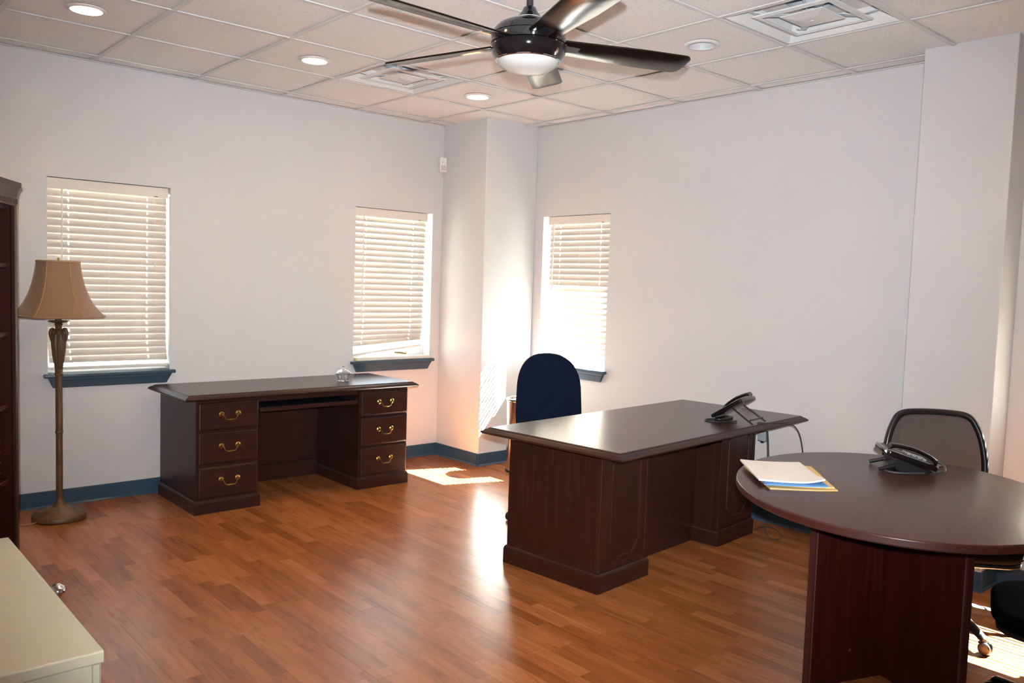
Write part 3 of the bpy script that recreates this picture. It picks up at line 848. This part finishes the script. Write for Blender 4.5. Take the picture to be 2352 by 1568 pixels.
MB().box(PED - .0115, BW - PED + .0115, .17, .19, .0, HD - .035).build('modesty_panel', M['cherry'], dk)

# ------------------------------------------------------------------ oval table with cross base
tb = thing('oval_table', 'reddish mahogany oval meeting table on crossed panel base', 'table', (-1.576, -4.246, 0), math.radians(29.86))
TA, TB_ = .684, .5665
ell = [(TA * math.cos(2 * PI * k / 96), TB_ * math.sin(2 * PI * k / 96)) for k in range(96)]
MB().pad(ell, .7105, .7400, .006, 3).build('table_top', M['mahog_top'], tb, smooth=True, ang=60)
ell2 = [((TA + .0008) * math.cos(2 * PI * k / 96), (TB_ + .0008) * math.sin(2 * PI * k / 96)) for k in range(96)]
MB().rings([[(p[0], p[1], .7165) for p in ell2], [(p[0], p[1], .7340) for p in ell2]], False, False).build('edge_band', M['edge'], tb, smooth=True)
RI = Matrix.Rotation(-math.radians(29.86), 4, 'Z')
c0 = RI @ Vector((-1.50 + 1.576, -4.20 + 4.246, 0))
for k, a in enumerate((159.6, 249.6, 339.6, 69.6)):
    aa = math.radians(a - 29.86)
    w_ = MB().box(.0 if k % 2 == 0 else .0145, .352, -.014, .014, .0, .7103).build('base_wing', M['mahog'], tb, loc=c0, rot=(0, 0, aa))
    MB().box(.3525, .3600, -.0142, .0142, .0, .7103).build('wing_edge', M['edge'], w_)
    for s in (-1, 1): MB().box(.3490, .3530, s * .0142 - .0008, s * .0142 + .0008, .001, .709).build('edge_strip', M['edge_grey'], w_)
    for zz in (.12, .55): MB().lathe([(.0, -.001), (.006, -.001), (.006, .001), (.0, .0015)], 12).build('screw_cap', M['edge_grey'], w_, loc=(.17, .0142, zz), rot=(PI / 2, 0, 0))

# papers on the table
ANG = math.atan2(-.170, .173)
def sheet(name, mat_, label, cat, loc, rz, w_, d_, th, curl=0.0, parts=None):
    nx, ny = 10, 12
    mb = MB()
    def z(u, v): return curl * ((2 * u - 1) ** 2 * .5 + max(0, (u - .65) / .35) ** 2 * max(0, (.35 - v) / .35) * 1.6)
    top = [(-w_ / 2 + w_ * i / nx, -d_ / 2 + d_ * j / ny, z(i / nx, j / ny) + th) for j in range(ny + 1) for i in range(nx + 1)]
    bot = [(p[0], p[1], p[2] - th) for p in top]
    n = len(top); W = nx + 1
    fs = [(j * W + i, j * W + i + 1, (j + 1) * W + i + 1, (j + 1) * W + i) for j in range(ny) for i in range(nx)]
    fs += [tuple(n + q for q in reversed(f)) for f in fs]
    bd = [i for i in range(W)] + [j * W + nx for j in range(1, ny + 1)] + [ny * W + i for i in range(nx - 1, -1, -1)] + [j * W for j in range(ny - 1, 0, -1)]
    for k in range(len(bd)):
        a_, b_ = bd[k], bd[(k + 1) % len(bd)]
        fs.append((b_, a_, n + a_, n + b_))
    mb.add(top + bot, fs)
    o = mb.build(name, mat_, loc=loc, rot=(0, 0, rz), smooth=True)
    return tag(o, label, cat)
pc = Vector((-1.775, -3.905, .7402))
sheet('manila_folder', M['manila'], 'lowest manila folder of the paper stack on the oval table', 'folder', pc + Vector((-.002, -.022, 0)), ANG + .03, .242, .375, .004, .001)
sheet('manila_folder', M['manila'], 'upper manila folder of the stack, sticking out toward the phone', 'folder', pc + Vector((.022, -.012, .0052)), ANG - .07, .245, .365, .005, .001)
sheet('blue_folder', M['bluecard'], 'bright blue folder showing below the white papers', 'folder', pc + Vector((-.012, -.006, .0115)), ANG + .015, .222, .362, .004, .001)
sheet('paper_stack', M['paper'], 'loose white paper stack topping the folders on the table', 'paper', pc + Vector((-.002, .012, .0168)), ANG - .02, .235, .345, .006, .007)

# ------------------------------------------------------------------ phones
def desk_phone(label, loc, rz, tilt, stand, handset_left=True):
    """local: user sits at -y; body rises toward +y"""
    o = thing('desk_phone', label, 'phone', loc, rz)
    R = Matrix.Translation((0, -.10, .012)) @ Matrix.Rotation(tilt, 4, 'X')
    body = MB().pad(rrect(.200, .205, .014, 4, 0, .1025), 0, .022, .006)
    bo = body.xf(R).build('body', M['gloss'], o, smooth=True)
    MB().box(-.01, .085, .125, .190, .0222, .0245).xf(R).build('screen', M['lcd'], o, bevel=.001)
    for i in range(3):
        for j in range(4):
            MB().box(.002 + i * .026, .022 + i * .026, .022 + j * .022, .036 + j * .022, .0221, .0255).xf(R).build('key', M['grey'], o)
    # handset: curved bar with two ends
    hx = -.068
    P = spline([(hx, .012, .036), (hx, .035, .047), (hx, .10, .054), (hx, .165, .049), (hx, .197, .040)], 5)
    sec = []
    for k, p in enumerate(P):
        t = k / (len(P) - 1); e = 1 - math.sin(PI * t)
        wd_ = .019 + .006 * e ** 2; hh = .009 + .006 * e ** 2
        sec.append([(p.x + wd_ * math.cos(2 * PI * q / 14) , p.y, p.z + hh * math.sin(2 * PI * q / 14) - .004 * e) for q in range(14)])
    MB().rings(sec).xf(R).build('handset', M['gloss'], o, smooth=True)
    if stand == 'wire':
        zt = .105 + .19 * math.sin(tilt)
        top = R @ Vector((0, .150, 0))
        for s in (-1, 1):
            MB().tube([(s * .075, top.y - .02, top.z - .012), (s * .085, .135, .005)], .0048, 8).build('stand_leg', M['black'], o, smooth=True)
        MB().tube([(-.082, .118, .026), (.082, .118, .026)], .0048, 8).build('stand_bar', M['black'], o, smooth=True)
        MB().pad(rrect(.17, .05, .02, 4, 0, -.075), .0, .014, .004).build('foot', M['black'], o, smooth=True)
    else:
        # wedge base
        pr_ = [(-.090, .010), (-.07, .0), (.030, .0), (.052, .010), (.062, .056), (.050, .060)]
        MB().rings([[(-.085, y, z) for y, z in pr_], [(.085, y, z) for y, z in pr_]]).build('wedge_stand', M['black'], o, bevel=.004, segs=2)
        for s in (-1, 1): MB().tube([(s * .07, .040, .030), (s * .075, .115, .008)], .008, 8).build('stand_foot', M['black'], o, smooth=True)
    return o
P1 = ((-.655, -2.955, HD + .0005), PI + .15)
ph1 = desk_phone('black desk phone tilted on its stand on the executive desk', *P1, math.radians(33), 'wire')
P2 = ((-1.20, -4.112, .7402), math.atan2(.77, -.62) - PI / 2)
ph2 = desk_phone('black desk phone with looped grey cord on the oval table', *P2, math.radians(17), 'wedge')

def cable(name, pts, r, label, cat, m='cord', k=10, n=8):
    o = MB().tube(spline(pts, k), r, n).build(name, M[m], smooth=True)
    return tag(o, label, cat)
# handset cord rings
def phone_cord(ph, P, pts, r, m):
    W = Matrix.Translation(P[0]) @ Matrix.Rotation(P[1], 4, 'Z')
    return MB().tube(spline(pts, 10), r, 8).xf(W.inverted()).build('handset_cord', M[m], ph, smooth=True)
phone_cord(ph1, P1, [(-.70, -2.865, HD + .004), (-.78, -2.845, HD + .004), (-.82, -2.88, HD + .004), (-.80, -2.93, HD + .004), (-.74, -2.955, HD + .004), (-.685, -2.98, HD + .005)], .0036, 'cord')
phone_cord(ph2, P2, [(-1.270, -4.055, .7448), (-1.315, -4.085, .7448), (-1.325, -4.125, .7448), (-1.295, -4.165, .7448), (-1.24, -4.20, .7448), (-1.185, -4.232, .7455), (-1.140, -4.248, .750), (-1.108, -4.232, .765), (-1.105, -4.205, .780)], .0042, 'coil')
cable('phone_line', [(-.61, -3.06, HD + .0035), (-.57, -3.12, HD + .0035), (-.51, -3.165, HD + .0035), (-.465, -3.205, HD - .012), (-.435, -3.228, HD - .08), (-.405, -3.235, .50), (-.36, -3.20, .34), (-.24, -3.08, .28), (-.10, -2.90, .27), (-.012, -2.78, .28)], .0030, 'thin black phone line arching off the desk front', 'cable')
cable('hanging_cable', [(-.255, -2.915, .62), (-.250, -2.925, .5), (-.24, -2.93, .3), (-.235, -2.93, .12), (-.24, -2.925, .03), (-.262, -2.955, .004), (-.30, -3.00, .004), (-.275, -3.035, .004), (-.205, -3.01, .004), (-.12, -2.93, .004), (-.10, -2.87, .004), (-.15, -2.835, .004), (-.225, -2.845, .004)], .0028, 'black cord hanging behind the table and looping on the floor', 'cable')
cable('hanging_cable', [(-.250, -2.905, .62), (-.225, -2.905, .45), (-.20, -2.895, .25), (-.17, -2.80, .12), (-.08, -2.65, .14), (-.03, -2.60, .20)], .0028, 'second black cord hanging under the desk end toward the wall', 'cable')
o = thing('power_adapter', 'small grey adapter box at the top of the desk end', 'adapter', (-.236, -2.870, .60), 0.0846)
MB().pad(rrect(.028, .050, .006), -.045, .045, .004).build('case', M['grey'], o, smooth=True)
MB().pad(rrect(.016, .020, .004), -.055, -.0452, .002).build('plug_neck', M['black'], o, smooth=True)

o = thing('cable_plug', 'tiny silver cable plug lying right beside the phone on the oval table', 'plug', (-1.050, -4.186, .7470), math.radians(-35))
MB().lathe([(.0, -.022), (.0055, -.022), (.0065, -.018), (.0065, .010), (.004, .012), (.0035, .022), (.0, .022)], 14).build('plug_body', M['chrome'], o, smooth=True, rot=(0, PI / 2, 0))
MB().box(-.002, .006, -.012, .012, -.003, .003).build('plug_wing', M['chrome'], o, bevel=.001)

# ------------------------------------------------------------------ floor lamp
lp = thing('floor_lamp', 'carved bronze-toned floor lamp with flared tan bell shade', 'floor lamp', (-3.440, -.290, 0))
MB().lathe([(.0, 0), (.128, 0), (.140, .006), (.142, .022), (.134, .034), (.128, .036), (.118, .048), (.088, .056), (.080, .064), (.050, .070), (.034, .080), (.028, .096), (.020, .110), (.017, .12)], 48).build('base', M['bronze'], lp, smooth=True, ang=50)
def flute(prof, n, depth, k):
    mb = MB(); R = []
    for r, z in prof:
        R.append([(r * (1 - depth * (.5 + .5 * math.cos(k * 2 * PI * i / n))) * math.cos(2 * PI * i / n), r * (1 - depth * (.5 + .5 * math.cos(k * 2 * PI * i / n))) * math.sin(2 * PI * i / n), z) for i in range(n)])
    return mb.rings(R)
flute([(.018, .118), (.0175, .50)], 48, .10, 8).build('pole', M['bronze'], lp, smooth=True, ang=70)
MB().lathe([(.018, .497), (.0205, .500), (.0205, .512), (.018, .515)], 32).build('pole_collar', M['bronze'], lp, smooth=True)
flute([(.0185, .514), (.0185, .835)], 48, .10, 8).build('upper_pole', M['bronze'], lp, smooth=True, ang=70)
MB().lathe([(.018, .832), (.0225, .836), (.0235, .846), (.019, .852), (.0225, .858), (.019, .866)], 32).build('turned_ring', M['bronze'], lp, smooth=True)
flute([(.019, .864), (.025, .90), (.033, .95), (.038, 1.00), (.0395, 1.035), (.036, 1.065), (.034, 1.075)], 72, .16, 12).build('fluted_urn', M['bronze'], lp, smooth=True, ang=80)
for k in range(6):
    a = 2 * PI * k / 6 + .3
    c_, s_ = math.cos(a), math.sin(a)
    pts = spline([(c_ * .038, s_ * .038, 1.03), (c_ * .046, s_ * .046, 1.06), (c_ * .047, s_ * .047, 1.083), (c_ * .037, s_ * .037, 1.098), (c_ * .027, s_ * .027, 1.092), (c_ * .026, s_ * .026, 1.076)], 4)
    MB().tube(pts, [.006 + .004 * math.sin(PI * i / (len(pts) - 1)) for i in range(len(pts))], 8).build('acanthus_scroll', M['bronze'], lp, smooth=True)
MB().lathe([(.030, 1.07), (.028, 1.09), (.018, 1.10), (.017, 1.118), (.022, 1.126), (.018, 1.132), (.052, 1.143), (.056, 1.146), (.052, 1.149), (.017, 1.150), (.016, 1.20)], 36).build('drip_cup', M['bronze'], lp, smooth=True)
MB().tube([(0, 0, 1.19), (0, 0, 1.488)], .004, 8).build('shade_stem', M['brass'], lp)
MB().lathe([(.0, 1.508), (.004, 1.506), (.006, 1.500), (.004, 1.494), (.006, 1.490), (.0, 1.486)], 16).build('finial', M['brass'], lp, smooth=True)
# eight-panel bell shade
SHP = [(.1085, 1.488), (.110, 1.470), (.114, 1.44), (.121, 1.40), (.132, 1.35), (.149, 1.30), (.172, 1.25), (.200, 1.21), (.231, 1.18), (.236, 1.172)]
NP = 6; A0 = math.radians(-132.9)
def shpt(r, z, a, off=0.0):
    k = math.floor((a - A0) / (2 * PI / NP)); am = A0 + (k + .5) * 2 * PI / NP
    rr = (r * math.cos(PI / NP) * .5 / math.cos(a - am) + r * .5) + off
    return (rr * math.cos(a), rr * math.sin(a), z)
na = 72
R = [[shpt(r, z, A0 + 2 * PI * i / na) for i in range(na)] for r, z in SHP] + [[shpt(r - .003, z, A0 + 2 * PI * i / na) for i in range(na)] for r, z in reversed(SHP)]
sh = MB().rings(R, closed=True).build('lamp_shade', M['shade'], lp, smooth=True, ang=70)
for k in range(NP):
    a = A0 + 2 * PI * k / NP
    MB().tube([shpt(r, z, a, .0006) for r, z in SHP], .0032, 6).build('shade_seam', M['seam'], sh, smooth=True)
for (r, z) in ((.1085, 1.484), (.2355, 1.175)):
    MB().tube([shpt(r, z, A0 + 2 * PI * i / na, .001) for i in range(na)], .006, 6, closed=True).build('shade_trim', M['seam'] if r < .2 else M['shade'], sh, smooth=True)
for k in range(3):
    a = 2 * PI * k / 3
    MB().tube([(0, 0, 1.484), (.107 * math.cos(a), .107 * math.sin(a), 1.484)], .002, 6).build('shade_spider', M['brass'], sh)
cable('lamp_cord', [(-3.555, -.335, .014), (-3.60, -.35, .006), (-3.66, -.33, .004), (-3.74, -.25, .004), (-3.80, -.12, .004), (-3.83, -.05, .004)], .003, 'dark cord trailing from the floor lamp base behind the bookcase', 'cable', 'stick')

# ------------------------------------------------------------------ bookcase
bc = thing('bookcase', 'tall dark red mahogany bookcase angled at the room edge', 'bookcase', (-3.838, -1.205, 0), math.radians(62))
BWd, BDp, BH = .92, .33, 1.74
MB().box(-.025, 0, .0, BDp, 0, BH).build('side_panel', M['mahog'], bc, bevel=.002)
MB().box(-BWd, -BWd + .025, 0, BDp, 0, BH).build('side_panel', M['mahog'], bc, bevel=.002)
MB().box(-BWd + .0255, -.0255, BDp - .012, BDp, 0, BH).build('back_panel', M['mahog'], bc)
for xx in (-.03, -BWd - .005): MB().box(xx, xx + .035, -.018, -.0005, .0, BH).build('stile', M['cherry'], bc, bevel=.004)
for zz in (.10, .455, .80, 1.13, 1.44, 1.70): MB().box(-BWd + .026, -.026, .012, BDp - .013, zz, zz + .024).build('shelf', M['mahog'], bc, bevel=.003)
MB().box(-BWd + .026, -.026, .0, .020, 0, .099).build('toe_rail', M['mahog'], bc)
for zz in [q * .05 + .5 for q in range(4)] + [q * .05 + .86 for q in range(4)] + [q * .05 + 1.18 for q in range(4)]:
    MB().lathe([(.0, 0), (.003, 0), (.003, .0012), (.0, .0013)], 8).build('shelf_pin_hole', M['brass'], bc, loc=(-.0262, .05, zz), rot=(0, -PI / 2, 0))
def crn(e, z): return [(-BWd - .004 - e, -.019 - e, z), (.004 + e, -.019 - e, z), (.004 + e, BDp, z), (-BWd - .004 - e, BDp, z)]
MB().rings([crn(.0, BH - .02), crn(.0, BH + .022), crn(.002, BH + .026), crn(.004, BH + .045), crn(.009, BH + .062), crn(.013, BH + .066), crn(.015, BH + .082), crn(.013, BH + .086)]).build('cornice', M['mahog'], bc)
k = 0; xx = -BWd - .006
while xx < .004:
    MB().box(xx, xx + .007, -.0235, -.0195, BH - .012, BH + .010).build('dentil', M['cherry'], bc); xx += .0135

# ------------------------------------------------------------------ cream cabinet in the foreground
cb = thing('cream_cabinet', 'cream painted cabinet cropped at the lower left corner', 'cabinet', (-4.212, -3.548, 0), 0)
cx0 = -.46; hy = .418
MB().box(cx0, -.018, -hy + .006, hy - .006, .0, .726).build('body', M['cream'], cb, bevel=.002)
MB().box(cx0 - .004, .0, -hy, hy, .7265, .750).build('top', M['cream'], cb, bevel=.003, segs=2)
for z0, z1 in ((.645, .722), (.345, .632), (.03, .332)):
    d = MB().box(-.0175, -.001, -hy + .015, hy - .015, z0, z1).build('drawer', M['cream'], cb, bevel=.004)
    zc = min((z0 + z1) / 2 + .03, .698)
    MB().lathe([(.0, .0), (.012, .0), (.008, .006), (.007, .020), (.014, .026), (.0185, .034), (.0185, .044), (.012, .052), (.0, .054)], 20).xf(Matrix.Translation((-.001, .085, zc)) @ Matrix.Rotation(PI / 2, 4, 'Y')).build('knob', M['chrome'], d, smooth=True)

# ------------------------------------------------------------------ waste bin
wbn = thing('waste_bin', 'tall brushed steel waste bin behind the navy chair', 'waste bin', (-.348, -.868, 0))
MB().lathe([(.122, .0), (.125, .004), (.128, .55), (.124, .55), (.121, .02), (.0, .018)], 48, cap0=True).build('drum', M['steel'], wbn, smooth=True)
MB().lathe([(.128, .548), (.134, .552), (.134, .566), (.126, .570), (.120, .562), (.120, .548)], 48, cap0=False, cap1=False).build('rim', M['chrome'], wbn, smooth=True)
MB().lathe([(.1245, .001), (.1290, .003), (.1290, .020), (.1255, .023)], 48, cap0=False, cap1=False).build('foot_ring', M['black'], wbn, smooth=True)

# ------------------------------------------------------------------ chairs
def star_base(o, a0, R_=.30, m='black', zhub=.085):
    for k in range(5):
        a = a0 + k * 2 * PI / 5
        sec = []
        for r, z, hw_, hh in ((.02, zhub + .012, .024, .020), (.12, zhub + .006, .021, .016), (.22, zhub - .004, .018, .012), (R_ - .005, zhub - .018, .016, .010), (R_ + .012, zhub - .026, .010, .006)):
            sec.append([(r, -hw_, z - hh), (r, hw_, z - hh), (r, hw_ * .8, z + hh * .6), (r, hw_ * .4, z + hh), (r, -hw_ * .4, z + hh), (r, -hw_ * .8, z + hh * .6)])
        leg = MB().rings(sec).build('base_leg', M[m], o, smooth=True, rot=(0, 0, a))
        cs = link('caster', None, None, o, (R_ * math.cos(a), R_ * math.sin(a), 0), (0, 0, a + .6))
        for s in (-1, 1):
            MB().lathe([(.0, -.008), (.022, -.008), (.0255, -.004), (.0255, .004), (.022, .008), (.0, .008)], 20).build('wheel', M['black'], cs, smooth=True, loc=(.012, s * .012, .0262), rot=(PI / 2, 0, 0))
        MB().lathe([(.0, .052), (.016, .050), (.018, .044), (.012, .036), (.007, .030)], 14).build('caster_hood', M['black'], cs, smooth=True)
        MB().tube([(0, 0, .045), (0, 0, .066)], .006, 8).build('caster_stem', M['black'], cs)
    MB().lathe([(.034, zhub - .02), (.036, zhub + .03), (.028, zhub + .05), (.026, .26)], 24).build('gas_column_cover', M['black'], o, smooth=True)

# navy chair: local front is +x
def arch_outline(w_, h_, rb, top_round):
    """front view outline: flat-ish bottom with round corners and an arched top (u across, v up), CCW"""
    pts = []
    n = 8
    for k in range(n + 1):
        a = -PI / 2 + PI / 2 * k / n
        pts.append((w_ / 2 * .90 - rb + rb * math.cos(a), rb + rb * math.sin(a)))
    pts.append((w_ / 2 * .97, h_ * .32))
    for k in range(22):
        a = PI * k / 21
        c_, s_ = math.cos(a), math.sin(a)
        e = .80
        pts.append((w_ / 2 * math.copysign(abs(c_) ** e, c_), h_ - top_round + top_round * abs(s_) ** e))
    pts.append((-w_ / 2 * .97, h_ * .32))
    for k in range(n + 1):
        a = PI + PI / 2 * k / n
        pts.append((-w_ / 2 * .90 + rb + rb * math.cos(a), rb + rb * math.sin(a)))
    return pts
def task_chair(label, loc, heading, fab, seat_z, back_w=.46, back_h=.56, back_z=.50, lean=.10, legrot=0.0, back=True, seatw=.49, seatd=.47, spread=.30):
    o = thing('office_chair', label, 'office chair', loc, heading)
    star_base(o, legrot - heading, spread)
    MB().lathe([(.014, .20), (.014, seat_z - .08)], 16).build('gas_lift', M['chrome'], o, smooth=True)
    MB().pad(rrect(.22, .16, .03), seat_z - .105, seat_z - .0705, .008).build('tilt_mechanism', M['black'], o, smooth=True)
    MB().pad(rrect(seatd - .03, seatw - .03, .12, 8), seat_z - .070, seat_z - .052, .006).build('seat_shell', M['black'], o, smooth=True)
    MB().pad(rrect(seatd, seatw, .15, 8), seat_z - .0518, seat_z + .0, .026, 5, crown=.014).build('seat', M[fab], o, smooth=True, ang=70)
    MB().tube(spline([(-.06, 0, seat_z - .09), (-.22, 0, seat_z - .085), (-.285, 0, seat_z - .03), (-.295 - lean * .3, 0, back_z + .22)], 6), .014, 10).build('back_post', M['black'], o, smooth=True)
    MB().tube([(.03, -.02, seat_z - .085), (.02, -.20, seat_z - .085), (.02, -.25, seat_z - .082)], .005, 8).build('height_lever', M['black'], o, smooth=True)
    if back:
        ol = arch_outline(back_w, back_h, .07, back_w * .50)
        def place(u, v, t):   # u across, v up, t thickness toward front
            vv = v / back_h
            return (-.265 - lean * vv + t - .03 * (1 - (2 * u / back_w) ** 2) + .02 * math.sin(PI * vv), u * (1.13 - .22 * vv), back_z + v)
        MB().pad(ol, .0, .062, .024, 5, crown=.012).fn(place).build('backrest', M[fab], o, smooth=True, ang=70)
        MB().pad([(p[0] * .94, .015 + p[1] * .95) for p in ol], -.016, -.0005, .006, 3).fn(place).build('back_shell', M['black'], o, smooth=True)
    return o
task_chair('navy blue fabric office chair behind the executive desk', (-1.00, -1.91, 0), math.radians(-118), 'navy', .45, back_w=.43, back_h=.55, back_z=.445, lean=.06, legrot=math.radians(163), spread=.31)
task_chair('black upholstered office chair pushed to the table, cut off at frame edge', (-1.50, -4.81, 0), math.atan2(.95, -.32), 'blackfab', .450, legrot=math.radians(58), back_w=.44, spread=.31)

# mesh-back chair
mc = thing('mesh_chair', 'black mesh-back office chair behind the oval table', 'office chair', (-.79, -4.165, 0), math.radians(-138.7))
star_base(mc, math.radians(-131.5 + 138.7), .29)
MB().lathe([(.014, .20), (.014, .33)], 16).build('gas_lift', M['chrome'], mc, smooth=True)
MB().pad(rrect(.22, .16, .03), .300, .332, .008).build('tilt_mechanism', M['black'], mc, smooth=True)
MB().pad(rrect(.45, .46, .10, 8), .333, .350, .006).build('seat_shell', M['black'], mc, smooth=True)
MB().pad(rrect(.48, .49, .13, 8), .351, .424, .028, 5, crown=.012).build('seat', M['blackfab'], mc, smooth=True, ang=70)
ol = []
BW2, BZ0, BZ1 = .215, .50, .905
loop = [(-BW2 * .96, BZ0 + .03), (-BW2 * 1.04, BZ0 + .15), (-BW2 * .98, BZ0 + .27), (-BW2 * .86, BZ1 - .055), (-BW2 * .70, BZ1 - .012), (-BW2 * .35, BZ1), (BW2 * .35, BZ1), (BW2 * .70, BZ1 - .012), (BW2 * .86, BZ1 - .055), (BW2 * .98, BZ0 + .27), (BW2 * 1.04, BZ0 + .15), (BW2 * .96, BZ0 + .03), (BW2 * .80, BZ0), (-BW2 * .80, BZ0)]
lp_ = [(u, v) for u, v in loop]
def mplace(u, v): return (-.235 - .10 * (v - BZ0) - .035 * (1 - (u / BW2) ** 2), u, v)
sm = spline([(u, v, 0) for u, v in lp_ + [lp_[0]]], 6)[:-1]
MB().tube([mplace(p.x, p.y) for p in sm], .0145, 10, closed=True).build('back_frame', M['black'], mc, smooth=True)
cu = sum(p.x for p in sm) / len(sm); cv = sum(p.y for p in sm) / len(sm)
rin = [[mplace(cu + (p.x - cu) * f, cv + (p.y - cv) * f) for p in sm] for f in (.985, .93)]
MB().rings([[(q[0] + .006, q[1], q[2]) for q in rin[0]], [(q[0] + .009, q[1], q[2]) for q in rin[1]], [(q[0] + .004, q[1], q[2]) for q in rin[1]], [(q[0] + .001, q[1], q[2]) for q in rin[0]]], closed=True).build('inner_binding', M['blackfab'], mc)
R = [[tuple(Vector(mplace(cu + (p.x - cu) * f, cv + (p.y - cv) * f)) + Vector((.004, 0, 0))) for p in sm] for f in (.96, .8, .6, .4, .2, .02)]
mb = MB().rings(R, False, True)
mb.build('mesh_panel', M['mesh'], mc, smooth=True)
MB().tube(spline([(-.05, 0, .315), (-.20, 0, .315), (-.285, 0, .37), (-.300, 0, .56)], 6), .016, 10).build('back_post', M['black'], mc, smooth=True)
for s in (-1, 1):
    MB().tube(spline([(.02, s * .20, .342), (.02, s * .275, .352), (.0, s * .285, .45), (-.01, s * .28, .565)], 5), .011, 8).build('arm_post', M['black'], mc, smooth=True)
    MB().pad(rrect(.22, .07, .03), .565, .587, .009).build('arm_pad', M['black'], mc, smooth=True, loc=(.0, s * .28, 0))
